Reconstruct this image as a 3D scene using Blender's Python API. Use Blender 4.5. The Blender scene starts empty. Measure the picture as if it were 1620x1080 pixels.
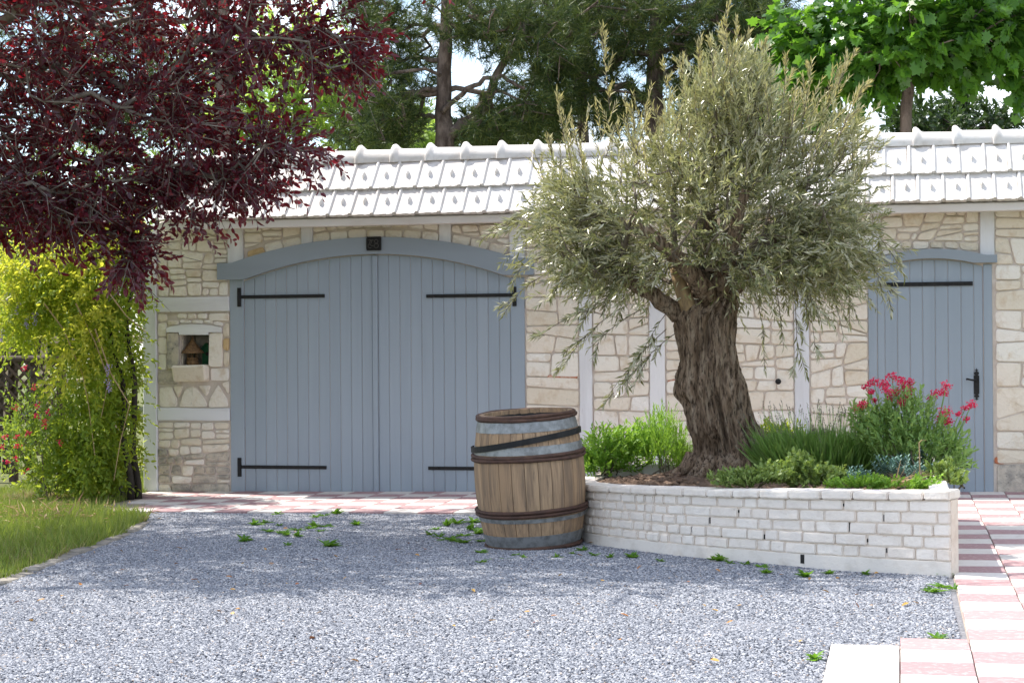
import bpy, bmesh, math, random
import numpy as np
from mathutils import Vector, Matrix, noise as mnoise

# ------------------------------------------------------------------ camera, sky, sun, exposure
sc = bpy.context.scene
COL = sc.collection
F = 2800.0                                   # focal length in photo pixels (photo 1620 x 1080)
YAW, PITCH, ROLL = math.radians(12.37), 9.6 / 2800, -0.0075
CAM = np.array([0.0, -15.55, 1.28])
cam_d = bpy.data.cameras.new('camera'); cam = bpy.data.objects.new('camera', cam_d); COL.objects.link(cam)
RM = Matrix.Rotation(YAW, 3, 'Z') @ Matrix.Rotation(math.pi / 2 + PITCH, 3, 'X') @ Matrix.Rotation(ROLL, 3, 'Z')
cam.matrix_world = Matrix.Translation(CAM.tolist()) @ RM.to_4x4()
cam_d.sensor_width = 36.0; cam_d.lens = F / 1620 * 36.0; cam_d.clip_end = 1500; cam_d.clip_start = 0.1
sc.camera = cam
sc.view_settings.view_transform = 'Standard'; sc.view_settings.look = 'None'
sc.view_settings.gamma = 1; sc.view_settings.exposure = 0.92
sc.cycles.max_bounces = 8; sc.cycles.transparent_max_bounces = 6

SUN = Vector((0.63, -0.19, -1.0)).normalized()        # the way the light travels
SUN_EL = math.asin(-SUN.z); SUN_AZ = math.atan2(-SUN.x, -SUN.y)
w = bpy.data.worlds.new('World'); sc.world = w; w.use_nodes = True
nt = w.node_tree; nt.nodes.clear()
wo = nt.nodes.new('ShaderNodeOutputWorld'); bg = nt.nodes.new('ShaderNodeBackground')
sky = nt.nodes.new('ShaderNodeTexSky'); sky.sky_type = 'NISHITA'; sky.sun_disc = False
sky.sun_elevation = SUN_EL; sky.sun_rotation = SUN_AZ; sky.air_density = 1.0; sky.dust_density = 0.6
tc = nt.nodes.new('ShaderNodeTexCoord'); mp = nt.nodes.new('ShaderNodeMapping'); mp.inputs['Scale'].default_value = (1.0, 1.0, 2.6)
nz = nt.nodes.new('ShaderNodeTexNoise'); nz.inputs['Scale'].default_value = 4.2; nz.inputs['Detail'].default_value = 7; nz.inputs['Roughness'].default_value = 0.55
cr = nt.nodes.new('ShaderNodeValToRGB'); cr.color_ramp.elements[0].position = 0.44; cr.color_ramp.elements[1].position = 0.64
mx = nt.nodes.new('ShaderNodeMix'); mx.data_type = 'RGBA'; mx.inputs['B'].default_value = (8.2, 8.4, 8.8, 1)
nt.links.new(tc.outputs['Generated'], mp.inputs['Vector']); nt.links.new(mp.outputs[0], nz.inputs['Vector'])
nt.links.new(nz.outputs['Fac'], cr.inputs[0]); nt.links.new(cr.outputs[0], mx.inputs['Factor'])
nt.links.new(sky.outputs[0], mx.inputs['A']); nt.links.new(mx.outputs['Result'], bg.inputs[0])
bg.inputs[1].default_value = 0.145; nt.links.new(bg.outputs[0], wo.inputs[0])
sun_d = bpy.data.lights.new('sun', 'SUN'); sun_d.energy = 4.6; sun_d.angle = math.radians(0.5); sun_d.color = (1, 0.95, 0.87)
sun = bpy.data.objects.new('sun', sun_d); COL.objects.link(sun); sun.rotation_euler = SUN.to_track_quat('-Z', 'Y').to_euler()
sun.location = (-12, 3, 20)

# ------------------------------------------------------------------ helpers
rng = np.random.default_rng(7); rnd = random.Random(7)
RN = np.array(RM)
SX = 0.0095                                            # the yard rises gently to the right
def gz(x): return SX * x
def ray(px, py): return RN @ np.array([(px - 810) / F, -(py - 540) / F, -1.0])
def wall(px, py, Y=0.0):
    d = ray(px, py); t = (Y - CAM[1]) / d[1]; return CAM + d * t
def gnd(px, py, h=0.0):
    d = ray(px, py); n = np.array([-SX, 0, 1]); t = (h - n @ CAM) / (n @ d); return CAM + d * t
def wx(px, py=600, Y=0.0): return wall(px, py, Y)[0]
def wz(px, py, Y=0.0): return wall(px, py, Y)[2]
def unit(a): return a / np.maximum(np.linalg.norm(a, axis=-1, keepdims=True), 1e-9)

def mesh_np(name, V, polys, mat, smooth=False):
    """polys: list of int arrays (k, n) of equal-size faces"""
    me = bpy.data.meshes.new(name); V = np.ascontiguousarray(V, dtype=np.float32)
    me.vertices.add(len(V)); me.vertices.foreach_set('co', V.ravel())
    loops = np.concatenate([p.ravel() for p in polys]).astype(np.int32)
    tot = np.concatenate([np.full(len(p), p.shape[1]) for p in polys]).astype(np.int32)
    st = np.concatenate([[0], np.cumsum(tot)[:-1]]).astype(np.int32)
    me.loops.add(len(loops)); me.loops.foreach_set('vertex_index', loops)
    me.polygons.add(len(tot)); me.polygons.foreach_set('loop_start', st); me.polygons.foreach_set('loop_total', tot)
    me.update(calc_edges=True); me.validate()
    if smooth: me.polygons.foreach_set('use_smooth', np.ones(len(tot), bool))
    if mat: me.materials.append(mat)
    return me
def link(name, me, parent=None, loc=None):
    o = bpy.data.objects.new(name, me); COL.objects.link(o)
    if parent: o.parent = parent
    if loc is not None: o.location = loc
    return o
def obj(name, V, Fc, mat, parent=None, smooth=False, loc=None):
    me = bpy.data.meshes.new(name); me.from_pydata([tuple(map(float, v)) for v in V], [], Fc); me.update()
    if smooth: me.polygons.foreach_set('use_smooth', [True] * len(me.polygons))
    if mat: me.materials.append(mat)
    return link(name, me, parent, loc)
def empty(name, loc=(0, 0, 0)):
    o = bpy.data.objects.new(name, None); COL.objects.link(o); o.location = tuple(map(float, loc)); o.empty_display_size = 0.2; return o
def tag(o, label=None, cat=None, group=None, kind=None):
    if label: o['label'] = label
    if cat: o['category'] = cat
    if group: o['group'] = group
    if kind: o['kind'] = kind
    return o
def rel(V, o): return np.asarray(V, float) - np.array(o.location)
def box(x0, x1, y0, y1, z0, z1):
    V = [(x, y, z) for x in (x0, x1) for y in (y0, y1) for z in (z0, z1)]
    return V, [(0, 1, 3, 2), (4, 6, 7, 5), (0, 4, 5, 1), (2, 3, 7, 6), (0, 2, 6, 4), (1, 5, 7, 3)]
def bbox(x0, x1, y0, y1, z0, z1, b=0.006, wob=0.0, seg=1):
    """bevelled, slightly uneven box; front (-Y) edges chamfered; long axis cut into seg pieces"""
    bm = bmesh.new()
    bmesh.ops.create_cube(bm, size=1)
    for v in bm.verts:
        v.co = Vector(((x0 + x1) / 2 + v.co.x * (x1 - x0), (y0 + y1) / 2 + v.co.y * (y1 - y0), (z0 + z1) / 2 + v.co.z * (z1 - z0)))
    if seg > 1:
        ax = 0 if (x1 - x0) > (z1 - z0) else 2
        es = [e for e in bm.edges if abs((e.verts[0].co - e.verts[1].co)[ax]) > 1e-5]
        bmesh.ops.subdivide_edges(bm, edges=es, cuts=seg - 1, use_grid_fill=True)
    if wob:
        for v in bm.verts:
            n = mnoise.noise_vector(v.co * 3.1); v.co.x += n.x * wob; v.co.z += n.z * wob; v.co.y += n.y * wob * 0.4
    if b: bmesh.ops.bevel(bm, geom=[e for e in bm.edges if e.is_boundary or e.calc_face_angle(0) > 0.5], offset=b, segments=1, affect='EDGES')
    V = [tuple(v.co) for v in bm.verts]; bm.verts.index_update(); Fc = [tuple(v.index for v in f.verts) for f in bm.faces]; bm.free()
    return V, Fc
def join(parts):
    V, Fc = [], []
    for v, f in parts:
        n = len(V); V += [tuple(p) for p in v]; Fc += [tuple(i + n for i in q) for q in f]
    return V, Fc
def extrude(poly, y0, y1):
    """polygon of (x, z) -> prism between y0 (front) and y1"""
    n = len(poly); V = [(x, y0, z) for x, z in poly] + [(x, y1, z) for x, z in poly]
    return V, [tuple(range(n)), tuple(range(2 * n - 1, n - 1, -1))] + [(i, n + i, n + (i + 1) % n, (i + 1) % n) for i in range(n)]
def tube(path, rad, n=8, cap=True):
    path = np.asarray(path, float); m = len(path); rad = np.broadcast_to(np.asarray(rad, float), (m,))
    T = unit(np.gradient(path, axis=0)); up = np.array([0.13, 0.21, 0.97])
    if abs(T[0] @ up) > 0.9: up = np.array([1, 0.1, 0])
    S = unit(np.cross(T, up)); B = np.cross(S, T)
    a = np.linspace(0, 2 * np.pi, n, endpoint=False)
    V = (path[:, None] + rad[:, None, None] * (S[:, None] * np.cos(a)[None, :, None] + B[:, None] * np.sin(a)[None, :, None])).reshape(-1, 3)
    Fc = [(i * n + j, i * n + (j + 1) % n, (i + 1) * n + (j + 1) % n, (i + 1) * n + j) for i in range(m - 1) for j in range(n)]
    if cap: Fc += [tuple(range(n - 1, -1, -1)), tuple(range((m - 1) * n, m * n))]
    return [tuple(v) for v in V], Fc
def lathe(prof, n=32, a0=0, a1=2 * math.pi):
    full = abs(a1 - a0 - 2 * math.pi) < 1e-6; k = n if full else n + 1
    V = [(r * math.cos(a0 + (a1 - a0) * j / n), r * math.sin(a0 + (a1 - a0) * j / n), z) for r, z in prof for j in range(k)]
    Fc = [(i * k + j, i * k + (j + 1) % k, (i + 1) * k + (j + 1) % k, (i + 1) * k + j) for i in range(len(prof) - 1) for j in range(n if not full else k)]
    return V, Fc

# ------------------------------------------------------------------ materials
def ramp(t, fac, stops):
    r = t.nodes.new('ShaderNodeValToRGB'); e = r.color_ramp.elements
    while len(e) < len(stops): e.new(0.5)
    for i, (p, c) in enumerate(stops): e[i].position = p; e[i].color = (*c, 1)
    t.links.new(fac, r.inputs[0]); return r.outputs[0]
def mixc(t, a, b, fac, mode='MIX'):
    m = t.nodes.new('ShaderNodeMix'); m.data_type = 'RGBA'; m.blend_type = mode
    for s, v in (('A', a), ('B', b)):
        if isinstance(v, tuple): m.inputs[s].default_value = (*v, 1)
        else: t.links.new(v, m.inputs[s])
    if isinstance(fac, float): m.inputs['Factor'].default_value = fac
    else: t.links.new(fac, m.inputs['Factor'])
    return m.outputs['Result']
def noise_n(t, scale, detail=4, stretch=(1, 1, 1), rough=0.55, coord='Object', rand=False):
    c = t.nodes.new('ShaderNodeTexCoord'); m = t.nodes.new('ShaderNodeMapping'); m.inputs['Scale'].default_value = stretch
    t.links.new(c.outputs[coord], m.inputs['Vector'])
    if rand:
        oi = t.nodes.new('ShaderNodeObjectInfo'); k = t.nodes.new('ShaderNodeVectorMath'); k.operation = 'SCALE'; k.inputs[0].default_value = (37, 91, 53)
        t.links.new(oi.outputs['Random'], k.inputs['Scale']); t.links.new(k.outputs[0], m.inputs['Location'])
    n = t.nodes.new('ShaderNodeTexNoise'); n.inputs['Scale'].default_value = scale; n.inputs['Detail'].default_value = detail; n.inputs['Roughness'].default_value = rough
    t.links.new(m.outputs[0], n.inputs['Vector']); return n.outputs['Fac']
def base(name, rough=0.8, spec=0.3):
    m = bpy.data.materials.new(name); m.use_nodes = True; t = m.node_tree; b = t.nodes['Principled BSDF']
    b.inputs['Roughness'].default_value = rough; b.inputs['Specular IOR Level'].default_value = spec
    return m, t, b
def bump(t, b, h, strength, dist=0.01):
    n = t.nodes.new('ShaderNodeBump'); n.inputs['Strength'].default_value = strength; n.inputs['Distance'].default_value = dist
    t.links.new(h, n.inputs['Height']); t.links.new(n.outputs[0], b.inputs['Normal'])
def smat(name, tones, mott=None, mscale=14, mamt=(0.4, 0.7), rough=0.85, bs=0.4, bscale=60, bd=0.006, stretch=(1, 1, 1), rand=True, metal=0, spec=0.3, wear=None):
    """solid surface: tone per object, mottling colour by noise, fine relief, optional wear patches (colour, lo, hi, scale)"""
    m, t, b = base(name, rough, spec); b.inputs['Metallic'].default_value = metal
    if rand and len(tones) > 1:
        oi = t.nodes.new('ShaderNodeObjectInfo'); c = ramp(t, oi.outputs['Random'], [(i / (len(tones) - 1), k) for i, k in enumerate(tones)])
    elif len(tones) > 1:
        c = ramp(t, noise_n(t, mscale * 0.4, 3, stretch), [(0.3 + 0.4 * i / (len(tones) - 1), k) for i, k in enumerate(tones)])
    else: c = tones[0]
    n = noise_n(t, mscale, 6, stretch, 0.62, rand=rand)
    if mott:
        r = ramp(t, n, [(mamt[0], (0, 0, 0)), (mamt[1], (1, 1, 1))]); c = mixc(t, c, mott, r)
    if wear:
        r = ramp(t, noise_n(t, wear[3], 7, stretch, 0.7, rand=rand), [(wear[1], (0, 0, 0)), (wear[2], (1, 1, 1))]); c = mixc(t, c, wear[0], r)
    if isinstance(c, tuple): b.inputs['Base Color'].default_value = (*c, 1)
    else: t.links.new(c, b.inputs['Base Color'])
    if bs:
        h = noise_n(t, bscale, 5, stretch, 0.65, rand=rand); bump(t, b, h, bs, bd)
    return m
def lmat(name, tones, transl=0.3, tcol=None, rough=0.5, back=None, spec=0.35):
    """leaf: tone per leaf, light shining through, optional other tone on the underside"""
    m, t, b = base(name, rough, spec); g = t.nodes.new('ShaderNodeNewGeometry')
    c = ramp(t, g.outputs['Random Per Island'], [(i / max(1, len(tones) - 1), k) for i, k in enumerate(tones)])
    if back: c = mixc(t, c, back, g.outputs['Backfacing'])
    t.links.new(c, b.inputs['Base Color'])
    if transl:
        tr = t.nodes.new('ShaderNodeBsdfTranslucent')
        if tcol: tr.inputs[0].default_value = (*tcol, 1)
        else: t.links.new(c, tr.inputs[0])
        ms = t.nodes.new('ShaderNodeMixShader'); ms.inputs[0].default_value = transl
        t.links.new(b.outputs[0], ms.inputs[1]); t.links.new(tr.outputs[0], ms.inputs[2]); t.links.new(ms.outputs[0], t.nodes['Material Output'].inputs[0])
    return m
M = {}
M['stone'] = smat('limestone', [(.74, .66, .55), (.80, .74, .66), (.70, .62, .50), (.81, .77, .70), (.77, .69, .58), (.82, .78, .73)], (.55, .42, .28), 9, (.52, .82), .92, .75, 42, .012, wear=((.42, .39, .35), .63, .76, 21))
M['stone_old'] = smat('weathered limestone', [(.56, .49, .40), (.62, .55, .46), (.5, .45, .38)], (.30, .28, .25), 12, (.42, .66), .95, .9, 38, .014, wear=((.10, .10, .10), .60, .70, 26))
M['stone_ochre'] = smat('ochre stone', [(.62, .45, .24)], (.5, .34, .18), 10, bs=.6, bd=.01)
M['brick_red'] = smat('red brick', [(.45, .14, .07), (.5, .2, .1)], (.62, .5, .42), 14, (.5, .7), .9, .6, 50, .008)
M['mortar'] = smat('mortar', [(.60, .52, .46), (.66, .585, .52)], (.52, .44, .38), 7, (.4, .7), .95, .9, 55, .008, rand=False)
M['timber'] = smat('limewashed timber', [(.72, .72, .74), (.68, .69, .72), (.76, .75, .75)], (.56, .55, .56), 6, (.45, .75), .85, .6, 30, .006, stretch=(1, 1, .12), wear=((.30, .27, .25), .66, .74, 9))
M['timber_h'] = smat('limewashed beam', [(.70, .70, .72), (.74, .74, .75)], (.54, .53, .55), 6, (.45, .75), .85, .6, 30, .006, stretch=(.12, 1, 1), wear=((.30, .27, .25), .66, .74, 9))
M['paint'] = smat('blue grey paint', [(.285, .335, .39), (.295, .345, .40), (.275, .325, .38), (.30, .35, .405)], (.25, .295, .345), 5, (.45, .8), .5, .25, 50, .003, stretch=(1, 1, .05), spec=.4, wear=((.36, .39, .42), .70, .76, 16))
M['paint_h'] = smat('blue grey beam paint', [(.265, .305, .345)], (.225, .26, .295), 5, (.45, .8), .55, .3, 50, .003, stretch=(.06, 1, 1), wear=((.38, .40, .42), .71, .77, 14))
M['iron'] = smat('black iron', [(.008, .008, .009)], (.018, .017, .016), 30, rough=.6, bs=.3, bscale=120, bd=.002, spec=.3)
M['scroll'] = smat('worn iron', [(.07, .065, .06)], (.03, .03, .03), 40, rough=.5, bs=0)
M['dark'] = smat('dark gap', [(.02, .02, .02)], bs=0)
M['tile'] = smat('white roof tile', [(.66, .63, .605), (.61, .58, .55), (.70, .675, .655), (.63, .595, .56)], (.50, .45, .40), 7, (.48, .80), .7, .35, 60, .004, wear=((.52, .40, .31), .67, .76, 11))
M['fascia'] = smat('painted fascia', [(.66, .61, .58), (.72, .68, .65)], (.52, .44, .38), 3, (.5, .75), .8, .4, 30, .004, stretch=(.15, 1, 1), rand=False)
M['brick'] = smat('white painted brick', [(.80, .735, .665), (.765, .70, .635), (.82, .765, .70), (.78, .705, .63)], (.66, .585, .51), 12, (.5, .8), .8, .7, 45, .008, wear=((.42, .36, .30), .70, .76, 24))
M['brick_mortar'] = smat('painted mortar', [(.72, .63, .54)], (.60, .50, .41), 12, (.45, .7), .9, .8, 60, .008, rand=False, wear=((.07, .055, .045), .66, .70, 15))
M['render'] = smat('painted render', [(.74, .69, .63)], (.60, .54, .47), 7, (.5, .75), .9, .6, 40, .006, rand=False, wear=((.36, .30, .25), .66, .76, 10))
M['wood'] = smat('oak stave', [(.36, .235, .135), (.41, .275, .165), (.32, .21, .125), (.43, .30, .185), (.38, .25, .15)], (.21, .145, .095), 34, (.42, .64), .75, .7, 60, .005, stretch=(1, 1, .05), wear=((.12, .09, .068), .585, .69, 40))
M['hoop'] = smat('galvanised hoop', [(.31, .32, .32), (.28, .29, .295)], (.17, .175, .175), 17, (.42, .62), .5, .2, 60, .002, metal=.55, spec=.5)
M['withy'] = smat('chestnut hoop', [(.085, .045, .032), (.11, .06, .042)], (.05, .028, .022), 16, (.4, .7), .7, .7, 40, .006)
M['strap'] = smat('black band', [(.008, .008, .009)], (.02, .021, .023), 12, rough=.55, bs=.1, spec=.3)
M['lid'] = smat('pale head', [(.48, .46, .43)], (.36, .32, .27), 8, bs=.3)
M['pale'] = smat('pale paver', [(.62, .575, .53), (.585, .54, .50), (.645, .60, .56), (.60, .55, .51)], (.50, .44, .40), 16, (.5, .8), .85, .5, 90, .003, wear=((.38, .33, .30), .70, .77, 13))
M['pink'] = smat('pink paver', [(.36, .22, .225), (.33, .205, .21), (.39, .245, .245), (.35, .22, .225)], (.50, .37, .355), 34, (.50, .72), .85, .7, 110, .005, wear=((.33, .22, .22), .68, .76, 13))
M['grout'] = smat('sandy joint', [(.36, .30, .26)], (.24, .20, .17), 40, bs=.5, rand=False)
M['kerb'] = smat('kerb stone', [(.26, .235, .20), (.33, .30, .26)], (.14, .13, .11), 12, bs=.7)
M['soil'] = smat('dry soil', [(.12, .075, .05), (.19, .125, .085), (.24, .165, .115)], (.09, .06, .045), 40, (.45, .7), .95, .9, 70, .02, rand=False)
M['earth'] = smat('gravel bed', [(.23, .23, .25), (.30, .30, .32)], (.16, .16, .175), 60, (.4, .7), .95, .9, 140, .012, rand=False)
M['lawn_soil'] = smat('lawn ground', [(.10, .12, .035), (.16, .15, .06)], (.06, .08, .02), 5, (.4, .7), .95, .7, 60, .02, rand=False)
M['bark'] = smat('olive bark', [(.22, .145, .09), (.37, .265, .18), (.52, .41, .30)], (.075, .048, .03), 40, (.47, .63), .95, 1.0, 70, .05, stretch=(1.5, 1.5, .34), rand=False)
M['bark_cut'] = smat('sawn limb', [(.30, .21, .11)], (.13, .09, .055), 18, (.45, .7), .9, .7, 40, .01, stretch=(1, 1, .3), rand=False)
M['twig'] = smat('twig bark', [(.17, .14, .105)], (.10, .08, .06), 20, bs=.4, rand=False)
M['bark_grey'] = smat('grey plum bark', [(.30, .265, .235), (.20, .17, .15)], (.11, .09, .08), 12, bs=.7, rand=False)
M['bark_pine'] = smat('pine bark', [(.17, .13, .11), (.25, .20, .17)], (.075, .055, .045), 9, (.42, .62), .95, 1.0, 18, .05, stretch=(1, 1, .4), rand=False)
M['bark_dark'] = smat('dark bark', [(.035, .028, .022)], (.06, .05, .04), 12, bs=.6, rand=False)
M['fence'] = smat('dark fence wood', [(.07, .05, .038), (.10, .07, .05)], (.04, .03, .024), 14, bs=.4)
M['rail'] = smat('pale rail', [(.46, .37, .26)], (.34, .26, .18), 10, bs=.4)
M['green_paint'] = smat('green paint', [(.018, .10, .045)], (.012, .06, .03), 12, bs=.2, rand=False)
M['wicker'] = smat('wicker', [(.22, .12, .055), (.30, .18, .09)], (.09, .05, .028), 60, (.4, .65), .8, .8, 120, .006, rand=False)
M['olive'] = lmat('olive leaf', [(.07, .09, .03), (.155, .17, .068), (.27, .265, .115), (.46, .42, .20)], .24, (.40, .42, .14), .27, back=(.52, .50, .37), spec=.7)
M['olive_new'] = lmat('olive shoot leaf', [(.24, .25, .09), (.36, .33, .13), (.46, .40, .18)], .35, (.54, .48, .16), .42, back=(.46, .44, .30), spec=.45)
M['plum'] = lmat('plum leaf', [(.022, .009, .016), (.034, .011, .020), (.05, .013, .024), (.03, .012, .024), (.085, .016, .024)], .33, (.40, .020, .032), .33, spec=.6)
M['wist'] = lmat('wisteria leaf', [(.15, .25, .03), (.22, .32, .035), (.09, .18, .025), (.32, .36, .04)], .52, (.52, .60, .05), .45)
M['wist_y'] = lmat('yellow wisteria leaf', [(.38, .40, .05), (.46, .45, .07), (.28, .36, .04)], .55, (.72, .72, .07), .45)
M['salvia'] = lmat('salvia leaf', [(.10, .18, .03), (.15, .24, .035), (.19, .28, .05)], .4, (.36, .46, .05))
M['pine'] = lmat('pine needle', [(.014, .034, .012), (.03, .062, .018), (.07, .11, .028), (.19, .21, .055)], .16, (.18, .25, .05), .45)
M['lime'] = lmat('light green leaf', [(.19, .32, .05), (.27, .41, .08), (.35, .47, .11)], .5, (.52, .70, .13))
M['maple'] = lmat('maple leaf', [(.035, .10, .018), (.055, .145, .022), (.085, .19, .028)], .42, (.20, .42, .03), .36, spec=.5)
M['far'] = lmat('far leaf', [(.03, .055, .02), (.045, .08, .028)], .25, (.08, .14, .03))
M['far_lt'] = lmat('far light leaf', [(.10, .17, .04), (.15, .23, .05)], .35, (.25, .36, .06))
M['weed'] = lmat('weed leaf', [(.06, .16, .02), (.09, .21, .025), (.14, .28, .035)], .38, (.24, .46, .03))
M['herb'] = lmat('herb leaf', [(.12, .26, .03), (.18, .35, .045), (.26, .42, .07), (.10, .21, .03)], .4, (.36, .58, .06))
M['lav'] = lmat('lavender leaf', [(.12, .25, .06), (.19, .35, .09), (.27, .44, .13), (.37, .50, .20)], .45, (.48, .68, .16))
M['bud'] = lmat('lavender bud', [(.24, .22, .15), (.20, .20, .16), (.30, .25, .20)], .2)
M['val'] = lmat('valerian leaf', [(.15, .27, .08), (.21, .35, .11), (.28, .42, .14)], .4, (.40, .56, .12))
M['cover'] = lmat('ground cover leaf', [(.18, .27, .07), (.25, .34, .09), (.13, .21, .06), (.31, .38, .13)], .3, (.30, .40, .07))
M['sedum'] = lmat('blue sedum leaf', [(.10, .20, .17), (.14, .25, .21), (.18, .30, .25)], .15, (.14, .26, .2))
M['straw'] = lmat('dry straw', [(.42, .28, .14), (.5, .36, .2), (.36, .22, .12)], .25)
M['pinkfl'] = lmat('valerian floret', [(.60, .015, .07), (.72, .03, .12), (.76, .08, .17)], .3, (.85, .06, .16))
M['redfl'] = lmat('salvia flower', [(.7, .03, .10), (.6, .02, .08)], .3)
M['mauve'] = lmat('wisteria flower', [(.38, .30, .60), (.48, .40, .68)], .3)
M['grass'] = lmat('grass blade', [(.10, .17, .025), (.15, .22, .035), (.21, .26, .05), (.30, .28, .10)], .35, (.30, .38, .05))
M['grass_dry'] = lmat('dry grass blade', [(.33, .27, .12), (.40, .33, .16), (.24, .24, .07)], .3)
M['fallen'] = lmat('fallen leaf', [(.40, .16, .04), (.5, .3, .06), (.28, .11, .05), (.12, .03, .03)], .1)

# ------------------------------------------------------------------ foliage machinery
LANCE = (np.array([(0, 0, 0), (.4, .5, .06), (1, 0, -.04), (.4, -.5, .06)]), np.array([(0, 1, 2), (0, 2, 3)]))
OVAL = (np.array([(0, 0, 0), (.28, .46, .07), (.68, .38, .03), (1, 0, -.10), (.68, -.38, .03), (.28, -.46, .07)]), np.array([(0, 1, 2, 3), (0, 3, 4, 5)]))
BLADE = (np.array([(0, .5, 0), (0, -.5, 0), (.55, -.38, .03), (.55, .38, .03), (1, 0, -.06)]), None)
_mp = [(0, 0), (.02, .30), (-.10, .42), (.22, .44), (.30, .62), (.42, .38), (.62, .50), (.66, .22), (1, 0)]
_mv = [(.25, 0, 0)] + [(x, y, -.05 * abs(y)) for x, y in _mp] + [(x, -y, -.05 * abs(y)) for x, y in _mp[-2:0:-1]]
MAPLE = (np.array(_mv), np.array([(0, i, i % (len(_mv) - 1) + 1) for i in range(1, len(_mv))]))
def leaf_geo(P, D, N, L, Wd, tpl=LANCE):
    P, D = np.asarray(P, float), unit(np.asarray(D, float)); S = unit(np.cross(D, N)); Nn = np.cross(S, D)
    L = np.broadcast_to(L, (len(P),)); Wd = np.broadcast_to(Wd, (len(P),))
    T, Fq = tpl; k = len(T)
    V = (P[:, None] + (T[None, :, 0, None] * L[:, None, None]) * D[:, None] + (T[None, :, 1, None] * Wd[:, None, None]) * S[:, None] + (T[None, :, 2, None] * L[:, None, None]) * Nn[:, None]).reshape(-1, 3)
    off = (np.arange(len(P)) * k)[:, None, None]
    if Fq is None:
        q = np.array([(0, 1, 2, 3)]); t3 = np.array([(3, 2, 4)])
        return V, [(q[None] + off).reshape(-1, 4), (t3[None] + off).reshape(-1, 3)]
    return V, [(Fq[None] + off).reshape(-1, Fq.shape[1])]
def leaves(name, geo, mat, parent=None, smooth=False):
    V, Fp = geo
    if parent is not None: V = V - np.array(parent.location)
    o = link(name, mesh_np(name, V, Fp, mat, smooth), parent); tag(o, kind='stuff'); return o
def rvec(n): return unit(rng.normal(size=(n, 3)))
def sc_px(Y, x=810): return F / ((Y - CAM[1]) / (RN @ np.array([(x - 810) / F, 0, -1.0]))[1])     # pixels per metre at plane Y
def blob(n, cx, cy, rx, ry, Y, rd, shell=0.5):
    """n points in an ellipsoid given by its outline in photo pixels on the plane Y and a depth radius in metres"""
    c = wall(cx, cy, Y); s = sc_px(Y, cx); u = rvec(n) * (rng.random((n, 1)) ** shell)
    return c + u * np.array([rx / s, rd, ry / s])
def grow(trunk, targets, step=0.12, k=0.35, bend=0.4, jit=0.25, start=0):
    """join every target to the nearest part of the tree; returns nodes, parents, index of the node at each target"""
    N = [np.array(p, float) for p in trunk]; par = [-1] + list(range(len(trunk) - 1)); pl = [0.0]
    for i in range(1, len(N)): pl.append(pl[-1] + np.linalg.norm(N[i] - N[i - 1]))
    cap = len(N) + len(targets) * 40; A = np.zeros((cap, 3)); C = np.zeros(cap); m = len(N); A[:m] = N; C[:m] = pl
    tgt = sorted([np.array(t) for t in targets], key=lambda t: np.linalg.norm(t - A[m - 1])); tips = []
    for t in tgt:
        d = np.linalg.norm(A[:m] - t, axis=1); cost = d + k * C[:m]
        if start: cost[:start] += 9
        i = int(np.argmin(cost)); d = d[i]; nseg = max(1, min(38, int(d / step)))
        dr = unit(A[i] - A[par[i]]) if par[i] >= 0 else np.array([0, 0, 1.0])
        c = A[i] + dr * d * bend; a0 = A[i].copy(); prev = i
        for s in range(1, nseg + 1):
            f = s / nseg; p = (1 - f) ** 2 * a0 + 2 * f * (1 - f) * c + f * f * t
            if s < nseg: p = p + rng.normal(size=3) * step * jit
            A[m] = p; par.append(prev); C[m] = C[prev] + np.linalg.norm(p - A[prev]); prev = m; m += 1
        tips.append(prev)
    return A[:m], np.array(par), np.array(tips)
def limb_mesh(name, A, par, tips, r0, mat, parent, p=0.46, n=6, rmax=None, rmin=None, skip=0):
    m = len(A); cnt = np.zeros(m); cnt[tips] += 1
    for i in range(m - 1, 0, -1): cnt[par[i]] += cnt[i]
    r = r0 * np.maximum(cnt, 1) ** p
    if rmax is not None: r = np.minimum(r, rmax)
    idx = np.array([i for i in range(max(1, skip), m)]); a, b = A[par[idx]], A[idx]; ra, rb = np.minimum(r[par[idx]], r[idx] * 1.35), r[idx]
    T = unit(b - a); up = np.where(np.abs(T[:, 2:]) > .9, np.array([[1., 0, 0]]), np.array([[0, 0, 1.]])); S = unit(np.cross(T, up)); B = np.cross(S, T)
    g = np.linspace(0, 2 * np.pi, n, endpoint=False); ring = S[:, None] * np.cos(g)[None, :, None] + B[:, None] * np.sin(g)[None, :, None]
    V = np.concatenate([a[:, None] + ring * ra[:, None, None], (b + T * rb[:, None] * .3)[:, None] + ring * rb[:, None, None]], axis=1).reshape(-1, 3)
    q = np.array([(j, (j + 1) % n, n + (j + 1) % n, n + j) for j in range(n)]); Fq = (q[None] + (np.arange(len(idx)) * 2 * n)[:, None, None]).reshape(-1, 4)
    if parent is not None: V = V - np.array(parent.location)
    return link(name, mesh_np(name, V, [Fq], mat, True), parent), r
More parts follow.
